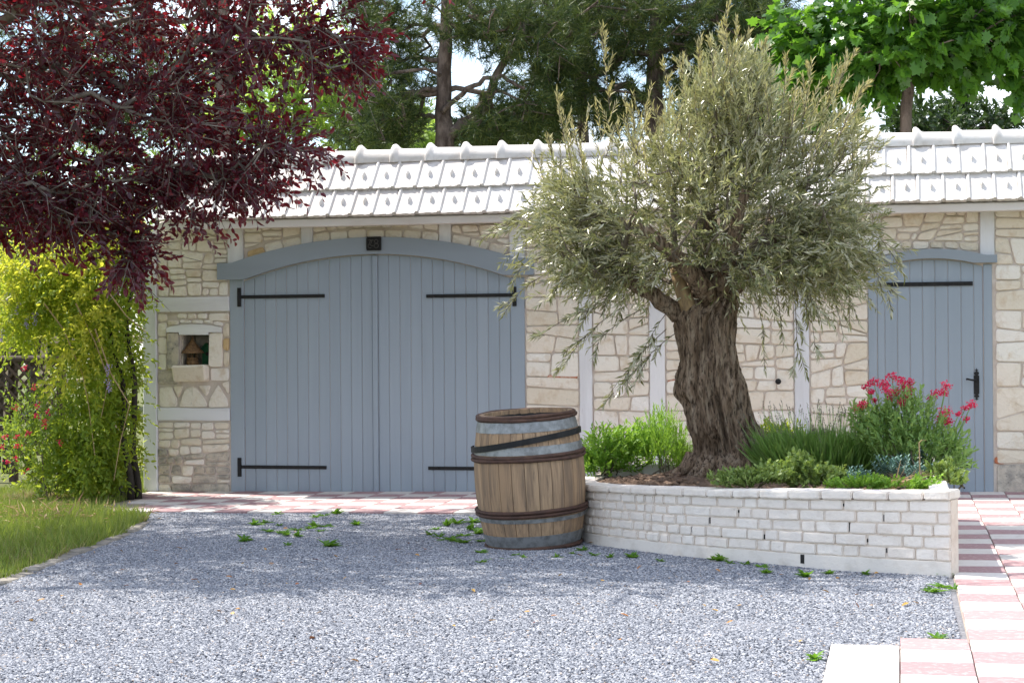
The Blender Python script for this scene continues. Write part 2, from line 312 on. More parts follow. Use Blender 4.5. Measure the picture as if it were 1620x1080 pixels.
def twigs(P, D, L, n, spread=0.9, droop=0.0, opp=True):
    """leaf stalk points along curved twigs: returns positions, leaf directions, leaf normals, and twig end points"""
    m = len(P); D = unit(D); L = np.broadcast_to(L, (m,)); s = (np.arange(n) + .6) / n
    g = np.array([0, 0, -1.0]); pos = P[:, None] + D[:, None] * (L[:, None] * s[None])[:, :, None] + g * (droop * L[:, None] * s[None] ** 2)[:, :, None]
    td = unit(D[:, None] + g * (2 * droop * s)[None, :, None]); S = unit(np.cross(td, rvec(m)[:, None])); B = np.cross(S, td)
    ph = (np.arange(n) * (2.4 if not opp else np.pi * 1.0 + .25))[None, :, None] + rng.random((m, 1, 1)) * 6.28
    rad = S * np.cos(ph) + B * np.sin(ph); sp = spread * (1 - .45 * s)[None, :, None]
    d = unit(td + rad * sp + rng.normal(size=pos.shape) * .12); nn = unit(td - d * np.sum(td * d, axis=-1, keepdims=True) + rng.normal(size=pos.shape) * .25 + np.array([0, 0, .25]))
    return pos.reshape(-1, 3), d.reshape(-1, 3), nn.reshape(-1, 3), pos[:, -1], td[:, -1]

# ------------------------------------------------------------------ ground, gravel, paving, lawn
def sheet(name, pts, z, mat, kind='structure'):
    V = [(x, y, gz(x) + z) for x, y in pts]; o = obj(name, V, [tuple(range(len(pts)))], mat); o['kind'] = kind; return o
sheet('ground', [(-250, -120), (250, -120), (250, 400), (-250, 400)], -0.02, M['lawn_soil'])
kerb_line = [gnd(-330, 1060)[:2], gnd(-120, 965)[:2], gnd(0, 925)[:2], gnd(60, 903)[:2], gnd(115, 880)[:2], gnd(165, 862)[:2], gnd(205, 845)[:2], gnd(235, 826)[:2]]
T = 0.287                                                 # paver size
PX0 = -0.011                                              # a joint of the path
tile_front = -7 * T - 0.012
gravel_pts = [tuple(p) for p in kerb_line] + [tuple(gnd(226, 816)[:2]), tuple(gnd(240, 811)[:2]), (-5.9, tile_front), (PX0 + T, tile_front), (PX0 + T, -27 * T), (PX0, -27 * T), (PX0 - .02, -12.5), (-6.6, -12.5)]
gravel = sheet('gravel', gravel_pts, 0.0, M['earth'])
def gravel_stones():
    m, t, b = base('crushed gravel', .85, .3)
    oi = t.nodes.new('ShaderNodeObjectInfo')
    c = ramp(t, oi.outputs['Random'], [(0, (.10, .107, .128)), (.25, (.17, .18, .208)), (.5, (.245, .256, .288)), (.78, (.33, .34, .37)), (.96, (.48, .48, .495)), (1, (.34, .26, .2))])
    t.links.new(c, b.inputs['Base Color'])
    ng = bpy.data.node_groups.new('gravel_scatter', 'GeometryNodeTree')
    ng.interface.new_socket('Geometry', in_out='INPUT', socket_type='NodeSocketGeometry'); ng.interface.new_socket('Geometry', in_out='OUTPUT', socket_type='NodeSocketGeometry')
    N = ng.nodes; L = ng.links; gi = N.new('NodeGroupInput'); go = N.new('NodeGroupOutput')
    dp = N.new('GeometryNodeDistributePointsOnFaces'); dp.inputs['Density'].default_value = 9000
    ip = N.new('GeometryNodeInstanceOnPoints'); ic = N.new('GeometryNodeMeshIcoSphere'); ic.inputs['Radius'].default_value = 1; ic.inputs['Subdivisions'].default_value = 1
    sp = N.new('GeometryNodeSetPosition'); rv0 = N.new('FunctionNodeRandomValue'); rv0.data_type = 'FLOAT_VECTOR'; rv0.inputs[0].default_value = (-.35,) * 3; rv0.inputs[1].default_value = (.35,) * 3
    sm = N.new('GeometryNodeSetMaterial'); sm.inputs['Material'].default_value = m; sh = N.new('GeometryNodeSetShadeSmooth'); sh.inputs['Shade Smooth'].default_value = False
    r1 = N.new('FunctionNodeRandomValue'); r1.data_type = 'FLOAT_VECTOR'; r1.inputs[0].default_value = (-.5, -.5, 0); r1.inputs[1].default_value = (.5, .5, 6.28)
    r2 = N.new('FunctionNodeRandomValue'); r2.data_type = 'FLOAT_VECTOR'; r2.inputs[0].default_value = (.004, .0032, .003); r2.inputs[1].default_value = (.0118, .0088, .0072)
    L.new(gi.outputs[0], dp.inputs['Mesh']); L.new(dp.outputs['Points'], ip.inputs['Points']); L.new(ic.outputs['Mesh'], sp.inputs['Geometry']); L.new(rv0.outputs[0], sp.inputs['Offset'])
    L.new(sp.outputs[0], sm.inputs['Geometry']); L.new(sm.outputs[0], sh.inputs['Geometry']); L.new(sh.outputs[0], ip.inputs['Instance'])
    L.new(r1.outputs[0], ip.inputs['Rotation']); L.new(r2.outputs[0], ip.inputs['Scale']); L.new(ip.outputs[0], go.inputs[0])
    # uneven carrier sheet for the loose stones, only as far as single stones can be told apart
    poly = [Vector((x, y)) for x, y in gravel_pts]
    xs = np.arange(-6.6, .35, .06); ys = np.arange(-9.6, tile_front + .1, .06); bm = bmesh.new()
    def inside(x, y):
        r = False; j = len(poly) - 1
        for i in range(len(poly)):
            a, c2 = poly[i], poly[j]
            if (a.y > y) != (c2.y > y) and x < (c2.x - a.x) * (y - a.y) / (c2.y - a.y) + a.x: r = not r
            j = i
        return r
    vs = {}
    for x in xs:
        for y in ys:
            if inside(x + .03, y + .03) and inside(x + .012, y + .03) and inside(x + .048, y + .03) and not (x + .06 > PX0 - T and y < -27.6 * T):
                q = []
                for dx, dy in ((0, 0), (.06, 0), (.06, .06), (0, .06)):
                    k = (round(x + dx, 3), round(y + dy, 3))
                    if k not in vs: vs[k] = bm.verts.new((k[0], k[1], gz(k[0]) + .005 + .010 * mnoise.noise(Vector((k[0] * 1.7, k[1] * 1.7, 0)))))
                    q.append(vs[k])
                bm.faces.new(q)
    me = bpy.data.meshes.new('loose_gravel'); bm.to_mesh(me); bm.free(); me.materials.append(m)
    o = link('loose_gravel', me); md = o.modifiers.new('scatter', 'NODES'); md.node_group = ng
    tag(o, 'loose grey crushed gravel covering the yard', 'gravel', kind='stuff')
gravel_stones()

paving_pts = [tuple(gnd(118, 808)[:2]), (-5.9, tile_front - .004), (PX0 + T - .004, tile_front - .004), (PX0 + T - .004, -27 * T), (PX0, -27 * T), (PX0 - T, -27.5 * T), (PX0 - T, -33 * T), (PX0 + 5 * T, -33 * T), (PX0 + 5 * T, .0), (-7.0, .0)]
paving = sheet('paving', paving_pts, 0.004, M['grout'])
def tile_mesh(mat, k):
    V, Fc = bbox(-T / 2 + .003, T / 2 - .003, -T / 2 + .003, T / 2 - .003, -.012, .012, .003)
    me = bpy.data.meshes.new('paver'); me.from_pydata(V, [], Fc); me.materials.append(mat); return me
tm = [tile_mesh(M['pale'], 0), tile_mesh(M['pink'], 1)]
def paver(i, j, x, kind=None):
    y = -(j + .5) * T - .008; p = link('paver', tm[(i + j) % 2 if kind is None else kind], paving)
    p.location = (x, y, gz(x) + .004 + .004 + rnd.uniform(-.0012, .0012)); p.rotation_euler = (rnd.gauss(0, .004), rnd.gauss(0, .004) - SX, rnd.gauss(0, .004))
for j in range(7):
    lo = -24 if j < 2 else (-23 if j < 4 else -22 - (j - 4) // 2)
    for i in range(lo, 1):
        if j < 6 or i < -6 or i >= -1: paver(i, j, PX0 + (i + .5) * T)
for j in range(0, 33):
    for i in range(1, 4 if j < 22 else 3): paver(i, j, PX0 + (i + .5) * T)
for j in range(27, 33): paver(0, j, PX0 + .5 * T)
for j in range(27, 32): paver(-1, j + .65, PX0 - .5 * T, 0)

kb = empty('kerb_edging', (*kerb_line[3], gz(kerb_line[3][0])))
tag(kb, 'row of low grey kerb stones between lawn and gravel', 'kerb')
pts = np.array(kerb_line); seg = np.linalg.norm(np.diff(pts, axis=0), axis=1); tot = seg.sum(); s = 0.0
while s < tot - .1:
    L_ = rnd.uniform(.2, .42); c = []
    for q in (s, min(s + L_ - .012, tot - .01)):
        i = int(np.searchsorted(np.cumsum(seg), q)); f = (q - (np.cumsum(seg)[i] - seg[i])) / seg[i]; c.append(pts[i] * (1 - f) + pts[i + 1] * f)
    a, b_ = c; d = unit(b_ - a); mid = (a + b_) / 2 + np.array([d[1], -d[0]]) * -.02
    V, Fc = bbox(-np.linalg.norm(b_ - a) / 2, np.linalg.norm(b_ - a) / 2, -.055, .045, -.06, rnd.uniform(.014, .034), .012, .014, 2)
    o = obj('kerb_stone', V, Fc, M['kerb'], kb); o.location = (mid[0] - kb.location.x, mid[1] - kb.location.y, gz(mid[0]) - kb.location.z); o.rotation_euler = (rnd.gauss(0, .03), rnd.gauss(0, .03), math.atan2(d[1], d[0]))
    s += L_

lawn_pts = [tuple(p + np.array([-.03, 0])) for p in kerb_line] + [tuple(gnd(236, 818)[:2]), tuple(gnd(120, 812)[:2]), tuple(gnd(225, 786)[:2]), (-7.05, .3), (-7.05, 6), (-16, 6), (-16, -12)]
lawn = sheet('lawn', lawn_pts, 0.006, M['lawn_soil'])
def in_poly(P, poly):
    x, y = P[:, 0], P[:, 1]; r = np.zeros(len(P), bool); j = len(poly) - 1
    for i in range(len(poly)):
        (xi, yi), (xj, yj) = poly[i], poly[j]
        c = ((yi > y) != (yj > y)) & (x < (xj - xi) * (y - yi) / (yj - yi + 1e-12) + xi); r ^= c; j = i
    return r
def grass(name, P, hmin, hmax, mat, wd=.006, lean=.5):
    n = len(P); z = np.array([[0, 0, 1.0]]); D = unit(z + rng.normal(size=(n, 3)) * np.array([lean, lean, .1]))
    P3 = np.column_stack([P, gz(P[:, 0]) + .006]); return leaf_geo(P3, D, rvec(n) * np.array([1, 1, .2]), rng.uniform(hmin, hmax, n), wd, BLADE)
P = np.column_stack([rng.uniform(-8.6, -4.6, 90000), rng.uniform(-8, 2.5, 90000)]); P = P[in_poly(P, lawn_pts)]
dry = np.array([mnoise.noise(Vector((p[0] * 1.3, p[1] * .9, 3))) for p in P]) + rng.normal(size=len(P)) * .2
gp = P[dry < .22]; dp_ = P[dry >= .22]
hb = np.array([mnoise.noise(Vector((p[0] * 2.3, p[1] * 2.3, 9))) for p in gp])
o = leaves('lawn_grass', grass('g', gp[hb > -.55], .03, .085, M['grass']), M['grass']); tag(o, 'short green lawn grass at the left edge', 'grass')
nt_ = 9000; tp = np.array([gnd(rng.uniform(-40, 240), rng.triangular(806, 815, 905))[:2] for _ in range(nt_)]); tp = tp[in_poly(tp, lawn_pts)]
o = leaves('tall_grass', grass('g', tp, .05, .15, M['grass'], .007, .45), M['grass']); tag(o, 'longer green grass leaning over the kerb beside the gravel', 'grass')
o = leaves('dry_grass', grass('g', dp_, .02, .07, M['grass_dry']), M['grass_dry']); tag(o, 'yellowed dry patches in the lawn grass', 'grass')

# ------------------------------------------------------------------ the garage building
bd = empty('garage_building', (0, 0, 0)); tag(bd, 'low stone and timber garage with white tiled roof and blue grey doors', 'building')
XL, XR = wx(229), 3.4
ZT = wz(700, 352)                                             # top of the wall
NX0, NX1, NZ0, NZ1 = wx(286, 550), wx(331, 550), wz(308, 578), wz(308, 529)
parts = [box(XL, NX0, .003, 3.2, -.12, ZT), box(NX1, XR, .003, 3.2, -.12, ZT), box(NX0, NX1, .003, 3.2, -.12, NZ0), box(NX0, NX1, .003, 3.2, NZ1, ZT), box(NX0, NX1, .34, 3.2, NZ0, NZ1)]
V, Fc = join(parts); wallo = obj('wall', V, Fc, M['mortar'], bd)

def area(p): return .5 * abs(sum(p[i][0] * p[(i + 1) % len(p)][1] - p[(i + 1) % len(p)][0] * p[i][1] for i in range(len(p))))
def clip(p, a, n):
    """keep the part of the convex polygon on the side of a that n points to"""
    out = []
    for i in range(len(p)):
        u, v = p[i], p[(i + 1) % len(p)]; du = (u[0] - a[0]) * n[0] + (u[1] - a[1]) * n[1]; dv = (v[0] - a[0]) * n[0] + (v[1] - a[1]) * n[1]
        if du >= 0: out.append(u)
        if (du >= 0) != (dv >= 0): f = du / (du - dv); out.append((u[0] + (v[0] - u[0]) * f, u[1] + (v[1] - u[1]) * f))
    return out
def split(p, target, big=.15):
    A = area(p)
    if A < target * rnd.choice([.6, .9, 1.2, 1.7, 2.4 if rnd.random() < big * 3 else 1.3]) or A < .006: return [p]
    xs = [q[0] for q in p]; zs = [q[1] for q in p]; w_, h_ = max(xs) - min(xs), max(zs) - min(zs)
    hor = h_ > w_ * rnd.uniform(.42, .78); f = rnd.uniform(.33, .67)
    ang = rnd.gauss(0, .045 if hor else .10)
    if rnd.random() < big * (.45 if hor else .8): ang += rnd.choice((-1, 1)) * rnd.uniform(.12, .36 if hor else .45)
    a = (min(xs) + w_ * (f if not hor else .5), min(zs) + h_ * (f if hor else .5))
    n = (math.sin(ang), math.cos(ang)) if hor else (math.cos(ang), math.sin(ang))
    return [s_ for q in (clip(p, a, n), clip(p, a, (-n[0], -n[1]))) if len(q) > 2 and area(q) > .0015 for s_ in split(q, target, big)]
def rounded(p, inset):
    c = (sum(q[0] for q in p) / len(p), sum(q[1] for q in p) / len(p)); n = len(p)
    s_ = sum(p[i][0] * p[(i + 1) % n][1] - p[(i + 1) % n][0] * p[i][1] for i in range(n))
    q = p if s_ > 0 else p[::-1]
    for i in range(len(p)):
        a, b = (p[i], p[(i + 1) % n]) if s_ > 0 else (p[(i + 1) % n], p[i])
        dx, dz = b[0] - a[0], b[1] - a[1]; l = math.hypot(dx, dz)
        if l < 1e-5: continue
        nn = (-dz / l, dx / l); q = clip(q, (a[0] + nn[0] * inset, a[1] + nn[1] * inset), nn)
        if len(q) < 3: return None
    for _ in range(2):
        o_ = []
        for i in range(len(q)):
            a, b = q[i], q[(i + 1) % len(q)]; l = math.hypot(b[0] - a[0], b[1] - a[1]); f = min(.25, .015 / max(l, .001))
            o_ += [(a[0] + (b[0] - a[0]) * f, a[1] + (b[1] - a[1]) * f), (b[0] - (b[0] - a[0]) * f, b[1] - (b[1] - a[1]) * f)]
        q = [o_[i] for i in range(len(o_)) if math.dist(o_[i], o_[i - 1]) > .004]
        if len(q) < 3: return None
    return q
STONES = []
def stone(p, mat=None, proud=None, inset=.0058):
    q = rounded(p, inset)
    if not q or area(q) < .0009: return
    n = len(q); c = np.mean(q, axis=0); pr = rnd.uniform(.007, .019) if proud is None else proud; tx, tz = rnd.gauss(0, .02), rnd.gauss(0, .02)
    V = []
    for dep, sc_, in ((.03, 1.0), (-.35 * pr, 1.0), (-pr, None)):
        for i, (x, z) in enumerate(q):
            d = math.hypot(x - c[0], z - c[1]); k = 1.0 if sc_ else max(.5, 1 - .007 / max(d, .01))
            X, Z = c[0] + (x - c[0]) * k, c[1] + (z - c[1]) * k
            jv = mnoise.noise_vector(Vector((X * 23, 5, Z * 23))) * .0052
            V.append((X + jv.x, dep + jv.y * (1.4 if dep < 0 else 0) + (tx * (X - c[0]) + tz * (Z - c[1]) if dep < 0 else 0), Z + jv.z))
    V.append((c[0], -pr - rnd.uniform(0, .007), c[1]))
    Fc = [(k * n + (i + 1) % n, k * n + i, (k + 1) * n + i, (k + 1) * n + (i + 1) % n) for k in (0, 1) for i in range(n)] + [(2 * n + (i + 1) % n, 2 * n + i, 3 * n) for i in range(n)]
    o = obj('stone', V, Fc, mat or M['stone'], wallo); STONES.append(o); return o
def rect(x0, x1, z0, z1): return [(x0, z0), (x1, z0), (x1, z1), (x0, z1)]
def prect(x0, y0, x1, y1):
    xm, ym = (x0 + x1) / 2, (y0 + y1) / 2; return rect(wx(x0, ym), wx(x1, ym), wz(xm, y1), wz(xm, y0))
def ppoly(pts): return [(wx(x, y), wz(x, y)) for x, y in pts]
def circ(a, b, c):
    (ax, ay), (bx, by), (cx, cy) = a, b, c; d = 2 * (ax * (by - cy) + bx * (cy - ay) + cx * (ay - by))
    ux = ((ax**2 + ay**2) * (by - cy) + (bx**2 + by**2) * (cy - ay) + (cx**2 + cy**2) * (ay - by)) / d; uy = ((ax**2 + ay**2) * (cx - bx) + (bx**2 + by**2) * (ax - cx) + (cx**2 + cy**2) * (bx - ax)) / d
    return ux, uy, math.hypot(ax - ux, ay - uy)
def W2(px, py): return (wx(px, py), wz(px, py))
ARC1_in = circ(W2(388, 443), W2(595, 402), W2(811, 440)); ARC1_out = circ(W2(385, 411), W2(592, 375.5), W2(815, 407))
ARC2_in = circ(W2(1398, 420), W2(1476, 409), W2(1556, 420)); ARC2_out = circ(W2(1388, 409), W2(1480, 394), W2(1560, 404))
def arc_z(A, x): return A[1] + math.sqrt(max(A[2] ** 2 - (x - A[0]) ** 2, 0))
def fill(poly, target, big=.15, arc=None, extra=0, mats=None):
    for p in split(poly, target, big):
        if arc:
            c = np.mean(p, axis=0); d = unit(np.array([c[0] - arc[0], c[1] - arc[1]])); p = clip(p, (arc[0] + d[0] * (arc[2] + extra), arc[1] + d[1] * (arc[2] + extra)), d)
            if len(p) < 3: continue
        stone(p, mats(np.mean(p, axis=0)) if mats else None)
# left bay, above the upper beam
def mats_left(c): return M['stone_old'] if c[1] < .32 and rnd.random() < .75 else None
fill(prect(250, 357, 361, 469), .017, .05); 
fill(prect(250, 667, 364, 781), .019, .10, mats=mats_left)
# niche bay, stone by stone
K = lambda x, y: (240 + x / 6.35, 470 + y / 6.35)
def kr(x0, y0, x1, y1): return ppoly([K(x0, y1), K(x1, y1), K(x1, y0), K(x0, y0)])
for r in ((58, 160, 160, 250), (255, 160, 358, 222), (358, 160, 458, 220), (458, 158, 565, 222), (58, 250, 155, 402), (60, 402, 160, 572), (64, 572, 160, 735), (720, 545, 786, 700), (160, 230, 280, 292), (283, 222, 402, 270), (402, 222, 520, 268), (520, 222, 622, 270)):
    stone(kr(*r), inset=.005)
stone(ppoly([K(568, 240), K(786, 246), K(786, 150), K(568, 162)]), inset=.005); stone(ppoly([K(622, 285), K(718, 297), K(718, 246), K(622, 236)]), inset=.004)
stone(ppoly([K(708, 400), K(786, 402), K(786, 262), K(742, 256), K(716, 300)]), inset=.005); stone(kr(716, 402, 786, 540), M['stone_ochre'], inset=.005)
stone(kr(60, 738, 270, 880), M['stone_old'], inset=.005); stone(kr(588, 705, 784, 842), inset=.005)
stone(kr(160, 350, 286, 730), M['stone_old'], .030, inset=.004); stone(kr(582, 350, 720, 708), None, .030, inset=.004)
for pg in ([(70, 950), (80, 905), (205, 890), (265, 1040), (255, 1110), (78, 1110)], [(212, 888), (335, 885), (275, 1015), (262, 1010)], [(270, 1110), (335, 915), (430, 880), (560, 1045), (555, 1110)], [(455, 880), (595, 880), (590, 925), (553, 1010)], [(565, 1110), (575, 1030), (668, 862), (770, 1030), (775, 1110)], [(695, 858), (784, 832), (784, 985), (752, 955)]):
    stone(ppoly([K(*q) for q in pg]), inset=.005)
# over the garage doors: a course that follows the lintel, rubble above it
for (x0, x1) in ((386, 477), (495, 695), (714, 806)):
    a0, a1 = (math.atan2(wz(x, 385) - ARC1_out[1], wx(x, 385) - ARC1_out[0]) for x in (x0, x1)); n = max(2, round((x1 - x0) / 27)); R0 = ARC1_out[2]
    cuts = [a0 + (a1 - a0) * (i / n) for i in range(n + 1)]
    for i in range(n):
        hh = .075 + rnd.uniform(-.008, .012); g = [(ARC1_out[0] + r * math.cos(a), ARC1_out[1] + r * math.sin(a)) for a, r in ((cuts[i], R0 - .01), (cuts[i + 1], R0 - .01), (cuts[i + 1], R0 + hh), (cuts[i], R0 + hh))]
        xa, xb = wx(x0, 380), wx(x1, 380); g = clip(clip(g, (xa, 0), (1, 0)), (xb, 0), (-1, 0)); g = clip(g, (0, ZT), (0, -1))
        if len(g) > 2: stone(g, M['stone_ochre'] if rnd.random() < .04 else None, inset=.005)
    fill(prect(x0, 355, x1, 420), .013, .05, ARC1_out, .088)
# bays right of the doors
fill(prect(832, 350, 917, 470), .03, .2); fill(prect(832, 470, 917, 788), .045, .3)
fill(prect(938, 345, 1028, 788), .042, .22); fill(prect(1053, 340, 1257, 788), .040, .16); fill(prect(1281, 335, 1374, 788), .028, .12)
fill(prect(1394, 331, 1549, 425), .016, .22, ARC2_out, .0)
fill(rect(wx(1574, 500), wx(1574, 500) + .62, wz(1590, 782), wz(1590, 327)), .036, .3, mats=lambda c: M['stone_old'] if c[1] < .2 else None)
for r in ((866, 592, 914, 601), (942, 704, 966, 711), (1056, 690, 1084, 704), (1573, 722, 1592, 734), (1056, 600, 1072, 606)): stone(prect(*r), M['brick_red'], .010, inset=.001)
fill(rect(wx(1574, 500) + .62, XR - .1, .02, ZT), .12, .2)

def beam(name, x0, y0, x1, y1, mat, dep=(-.022, .03), wob=.005):
    r = prect(x0, y0, x1, y1); V, Fc = bbox(r[0][0], r[1][0], dep[0], dep[1], r[0][1], r[2][1], .006, wob, 8); return obj(name, V, Fc, mat, bd)
beam('timber_post', 228, 356, 249, 776, M['timber'], (-.03, .06))
beam('timber_beam', 250, 470, 364, 493, M['timber_h']); beam('timber_beam', 250, 645, 364, 665, M['timber_h'])
for a in ((361, 356, 385, 418), (477, 356, 495, 388), (695, 354, 714, 388), (806, 353, 830, 410), (917, 349, 937, 786), (1028, 346, 1052, 786), (1257, 338, 1280, 786), (1369, 335, 1380, 410), (1381, 336, 1393, 410), (1550, 328, 1573, 407)): beam('timber_post', *a, M['timber'])
# niche: curved lintel, sill, lining
lp = [K(160, 352), K(160, 312)] + [K(160 + 545 * i / 10, 312 - 40 * math.sin(math.pi * (.08 + .84 * i / 10))) for i in range(1, 10)] + [K(706, 305), K(706, 350), K(580, 352), K(578, 378), K(288, 378), K(286, 352)]
V, Fc = extrude(ppoly(lp)[::-1], -.034, .03); obj('niche_lintel', V, Fc, M['timber_h'], bd)
r = prect(*K(250, 680), *K(582, 845)); V, Fc = bbox(r[0][0], r[1][0], -.13, .05, r[0][1], r[2][1], .018, .012, 4)
V = [(x, y + (.05 if z < (r[0][1] + r[2][1]) / 2 and y < 0 else 0), z) for x, y, z in V]; obj('niche_sill', V, Fc, M['stone'], bd)
V, Fc = join([box(NX0 + .001, NX0 + .012, .02, .335, NZ0, NZ1), box(NX1 - .012, NX1 - .001, .02, .335, NZ0, NZ1), box(NX0 + .013, NX1 - .013, .325, .338, NZ0, NZ1)]); obj('niche_lining', V, Fc, M['stone_old'], bd)

# doors
def arch_beam(name, x0, x1, yb, yt, xi0, xi1, Ain, Aout, dep):
    xa, xb = W2(x0, yb)[0], W2(x1, yb)[0]; ia, ib = W2(xi0, yb)[0], W2(xi1, yb)[0]; zb, zt = W2(x0, yb)[1], W2(x0, yt)[1]
    bot = [(xa, zb), (ia, zb)] + [(x, max(zb, arc_z(Ain, x))) for x in np.linspace(ia, ib, 33)[1:-1]] + [(ib, zb), (xb, zb)]
    top = [(x, max(zt, arc_z(Aout, x) if abs(x - Aout[0]) < Aout[2] else zt)) for x in np.linspace(xb, xa, 41)]
    n = len(bot); V, Fc = extrude(bot + top, *dep)
    # triangulated faces in strips so that the concave outline fills cleanly
    me = bpy.data.meshes.new(name); bm = bmesh.new(); bv = [bm.verts.new(v) for v in V]
    for f in Fc: bm.faces.new([bv[i] for i in f])
    bmesh.ops.recalc_face_normals(bm, faces=bm.faces); bmesh.ops.triangulate(bm, faces=[f for f in bm.faces if len(f.verts) > 4]); bm.to_mesh(me); bm.free()
    me.materials.append(M['paint_h']); return link(name, me, bd)
arch_beam('garage_lintel', 347, 846, 443, 417, 388, 811, ARC1_in, ARC1_out, (-.060, .02))
arch_beam('door_lintel', 1366, 1577, 419, 407, 1398, 1556, ARC2_in, ARC2_out, (-.060, .02))
def plank(par, x0, x1, z0, zf, dep=-.004, mat=None):
    """board with chamfered long edges, its top cut to the arch"""
    c = .005; yb = .030; V = []
    for x, y in ((x0, yb), (x0, dep + c), (x0 + c, dep), (x1 - c, dep), (x1, dep + c), (x1, yb)):
        V += [(x, y, z0), (x, y, zf(x))]
    Fc = [(2 * i, 2 * i + 2, 2 * i + 3, 2 * i + 1) for i in range(5)] + [(0, 10, 8, 6, 4, 2), (1, 3, 5, 7, 9, 11)]
    return obj('plank', V, Fc, mat or M['paint'], par)
def strap(par, x0, x1, ym, plate_x=None, th=5.6, up=True):
    a, b = W2(x0, ym), W2(x1, ym); h = th / 180 / 2; ps = [bbox(a[0], b[0], -.018, -.0035, a[1] - h, a[1] + h, .002)]
    if plate_x is not None:
        p = W2(plate_x, ym); ps.append(bbox(p[0] - .018, p[0] + .018, -.026, -.0033, p[1] - .090, p[1] + .085, .003)); ps.append(lathe_x(p[0] + (.0 if x0 < plate_x else 0), p[1]))
    for f in (.12, .5, .92):
        x = a[0] + (b[0] - a[0]) * f; V, Fc = lathe([(0.0001, .005), (.006, .004), (.008, 0)], 8); ps.append(([(x + vx, -.018 - vz, a[1] + vy) for vx, vy, vz in V], Fc))
    V, Fc = join(ps); return obj('strap_hinge', V, Fc, M['iron'], par)
def lathe_x(x, z): return bbox(x - .010, x + .010, -.036, -.0255, z - .045, z + .045, .003)
zf1 = lambda x: arc_z(ARC1_in, x) - .010
zb1 = wz(600, 779)
r = prect(366, 440, 830, 779); V, Fc = box(r[0][0] + .01, r[1][0] - .01, .0312, .06, r[0][1] + .0, wz(600, 440)); gdoor = obj('garage_door', V, Fc, M['dark'], bd)
J0, J1, JC0, JC1, J2, J3 = wx(365), wx(387.3), wx(590.5), wx(599), wx(808.5), wx(831)
for a, b, z in ((J0, J1 - .003, wz(376, 442)), (J2 + .003, J3, wz(820, 439))):
    V, Fc = bbox(a, b, -.012, .05, zb1 - .004, z, .004); obj('door_jamb', V, Fc, M['paint'], bd)
for a, b, n in ((J1, JC0, 12), (JC1, J2, 12)):
    e = np.linspace(a, b, n + 1)
    for i in range(n): plank(gdoor, e[i] + .0012, e[i + 1] - .0012, zb1 + rnd.uniform(.0, .004), zf1, -.004 + rnd.uniform(-.0015, .0015))
V, Fc = bbox(JC0 + .0015, JC1 - .0015, -.024, .03, zb1 + .002, zf1((JC0 + JC1) / 2), .006); obj('cover_strip', V, Fc, M['paint'], gdoor)
strap(gdoor, 381, 514, 469.8, 379.5); strap(gdoor, 383, 517, 738, 380); strap(gdoor, 675, 812, 468.5, 814.5); strap(gdoor, 678, 812, 740, 814.5)
zf2 = lambda x: arc_z(ARC2_in, x) - .010
zb2 = wz(1480, 779.5)
r = prect(1376, 440, 1569, 780); V, Fc = box(r[0][0] + .01, r[1][0] - .01, .0312, .06, zb2, wz(1480, 419)); sdoor = obj('side_door', V, Fc, M['dark'], bd)
S0, S1, S2, S3 = wx(1374.5), wx(1388.5), wx(1556), wx(1570.5)
for a, b, z in ((S0, S1 - .003, wz(1380, 418)), (S2 + .004, S3, wz(1563, 418))):
    V, Fc = bbox(a, b, -.012, .05, zb2 - .003, z, .004); obj('door_jamb', V, Fc, M['paint'], bd)
e = [S1] + [wx(1180 + q / 2.159) for q in (476, 519, 562, 605, 648, 692, 737, 780)] + [S2]
for i in range(9): plank(sdoor, e[i] + .0012, e[i + 1] - .0012, zb2 + .006, zf2, -.004 + rnd.uniform(-.001, .001))
strap(sdoor, 1392, 1539, 450.5, None, 6.2); strap(sdoor, 1392, 1537, 735, None, 6.2)
hx, hz = W2(1545, 607)
prof = [(0, -.142), (.004, -.132), (.016, -.128), (.004, -.122), (.007, -.117), (.020, -.110), (.020, -.098), (.009, -.092), (.022, -.084), (.022, .070), (.009, .076), (.020, .084), (.020, .098), (.007, .105), (.004, .110), (.016, .116), (.004, .121), (0, .136)]
poly = [(hx + a, hz + b) for a, b in prof] + [(hx - a, hz + b) for a, b in prof[-2:0:-1]]
V, Fc = extrude(poly, -.010, -.0038); me = bpy.data.meshes.new('latch_plate'); bm = bmesh.new(); bv = [bm.verts.new(v) for v in V]
for f in Fc: bm.faces.new([bv[i] for i in f])
bmesh.ops.recalc_face_normals(bm, faces=bm.faces); bmesh.ops.triangulate(bm, faces=[f for f in bm.faces if len(f.verts) > 4]); bm.to_mesh(me); bm.free(); me.materials.append(M['iron']); link('latch_plate', me, sdoor)
V, Fc = tube([(hx, -.008, hz + .035), (hx, -.05, hz + .035), (hx - .02, -.055, hz + .033), (hx - .05, -.056, hz + .036), (hx - .075, -.055, hz + .043), (hx - .088, -.054, hz + .040)], [.009, .009, .008, .008, .0085, .009], 8); obj('door_handle', V, Fc, M['iron'], sdoor, True)

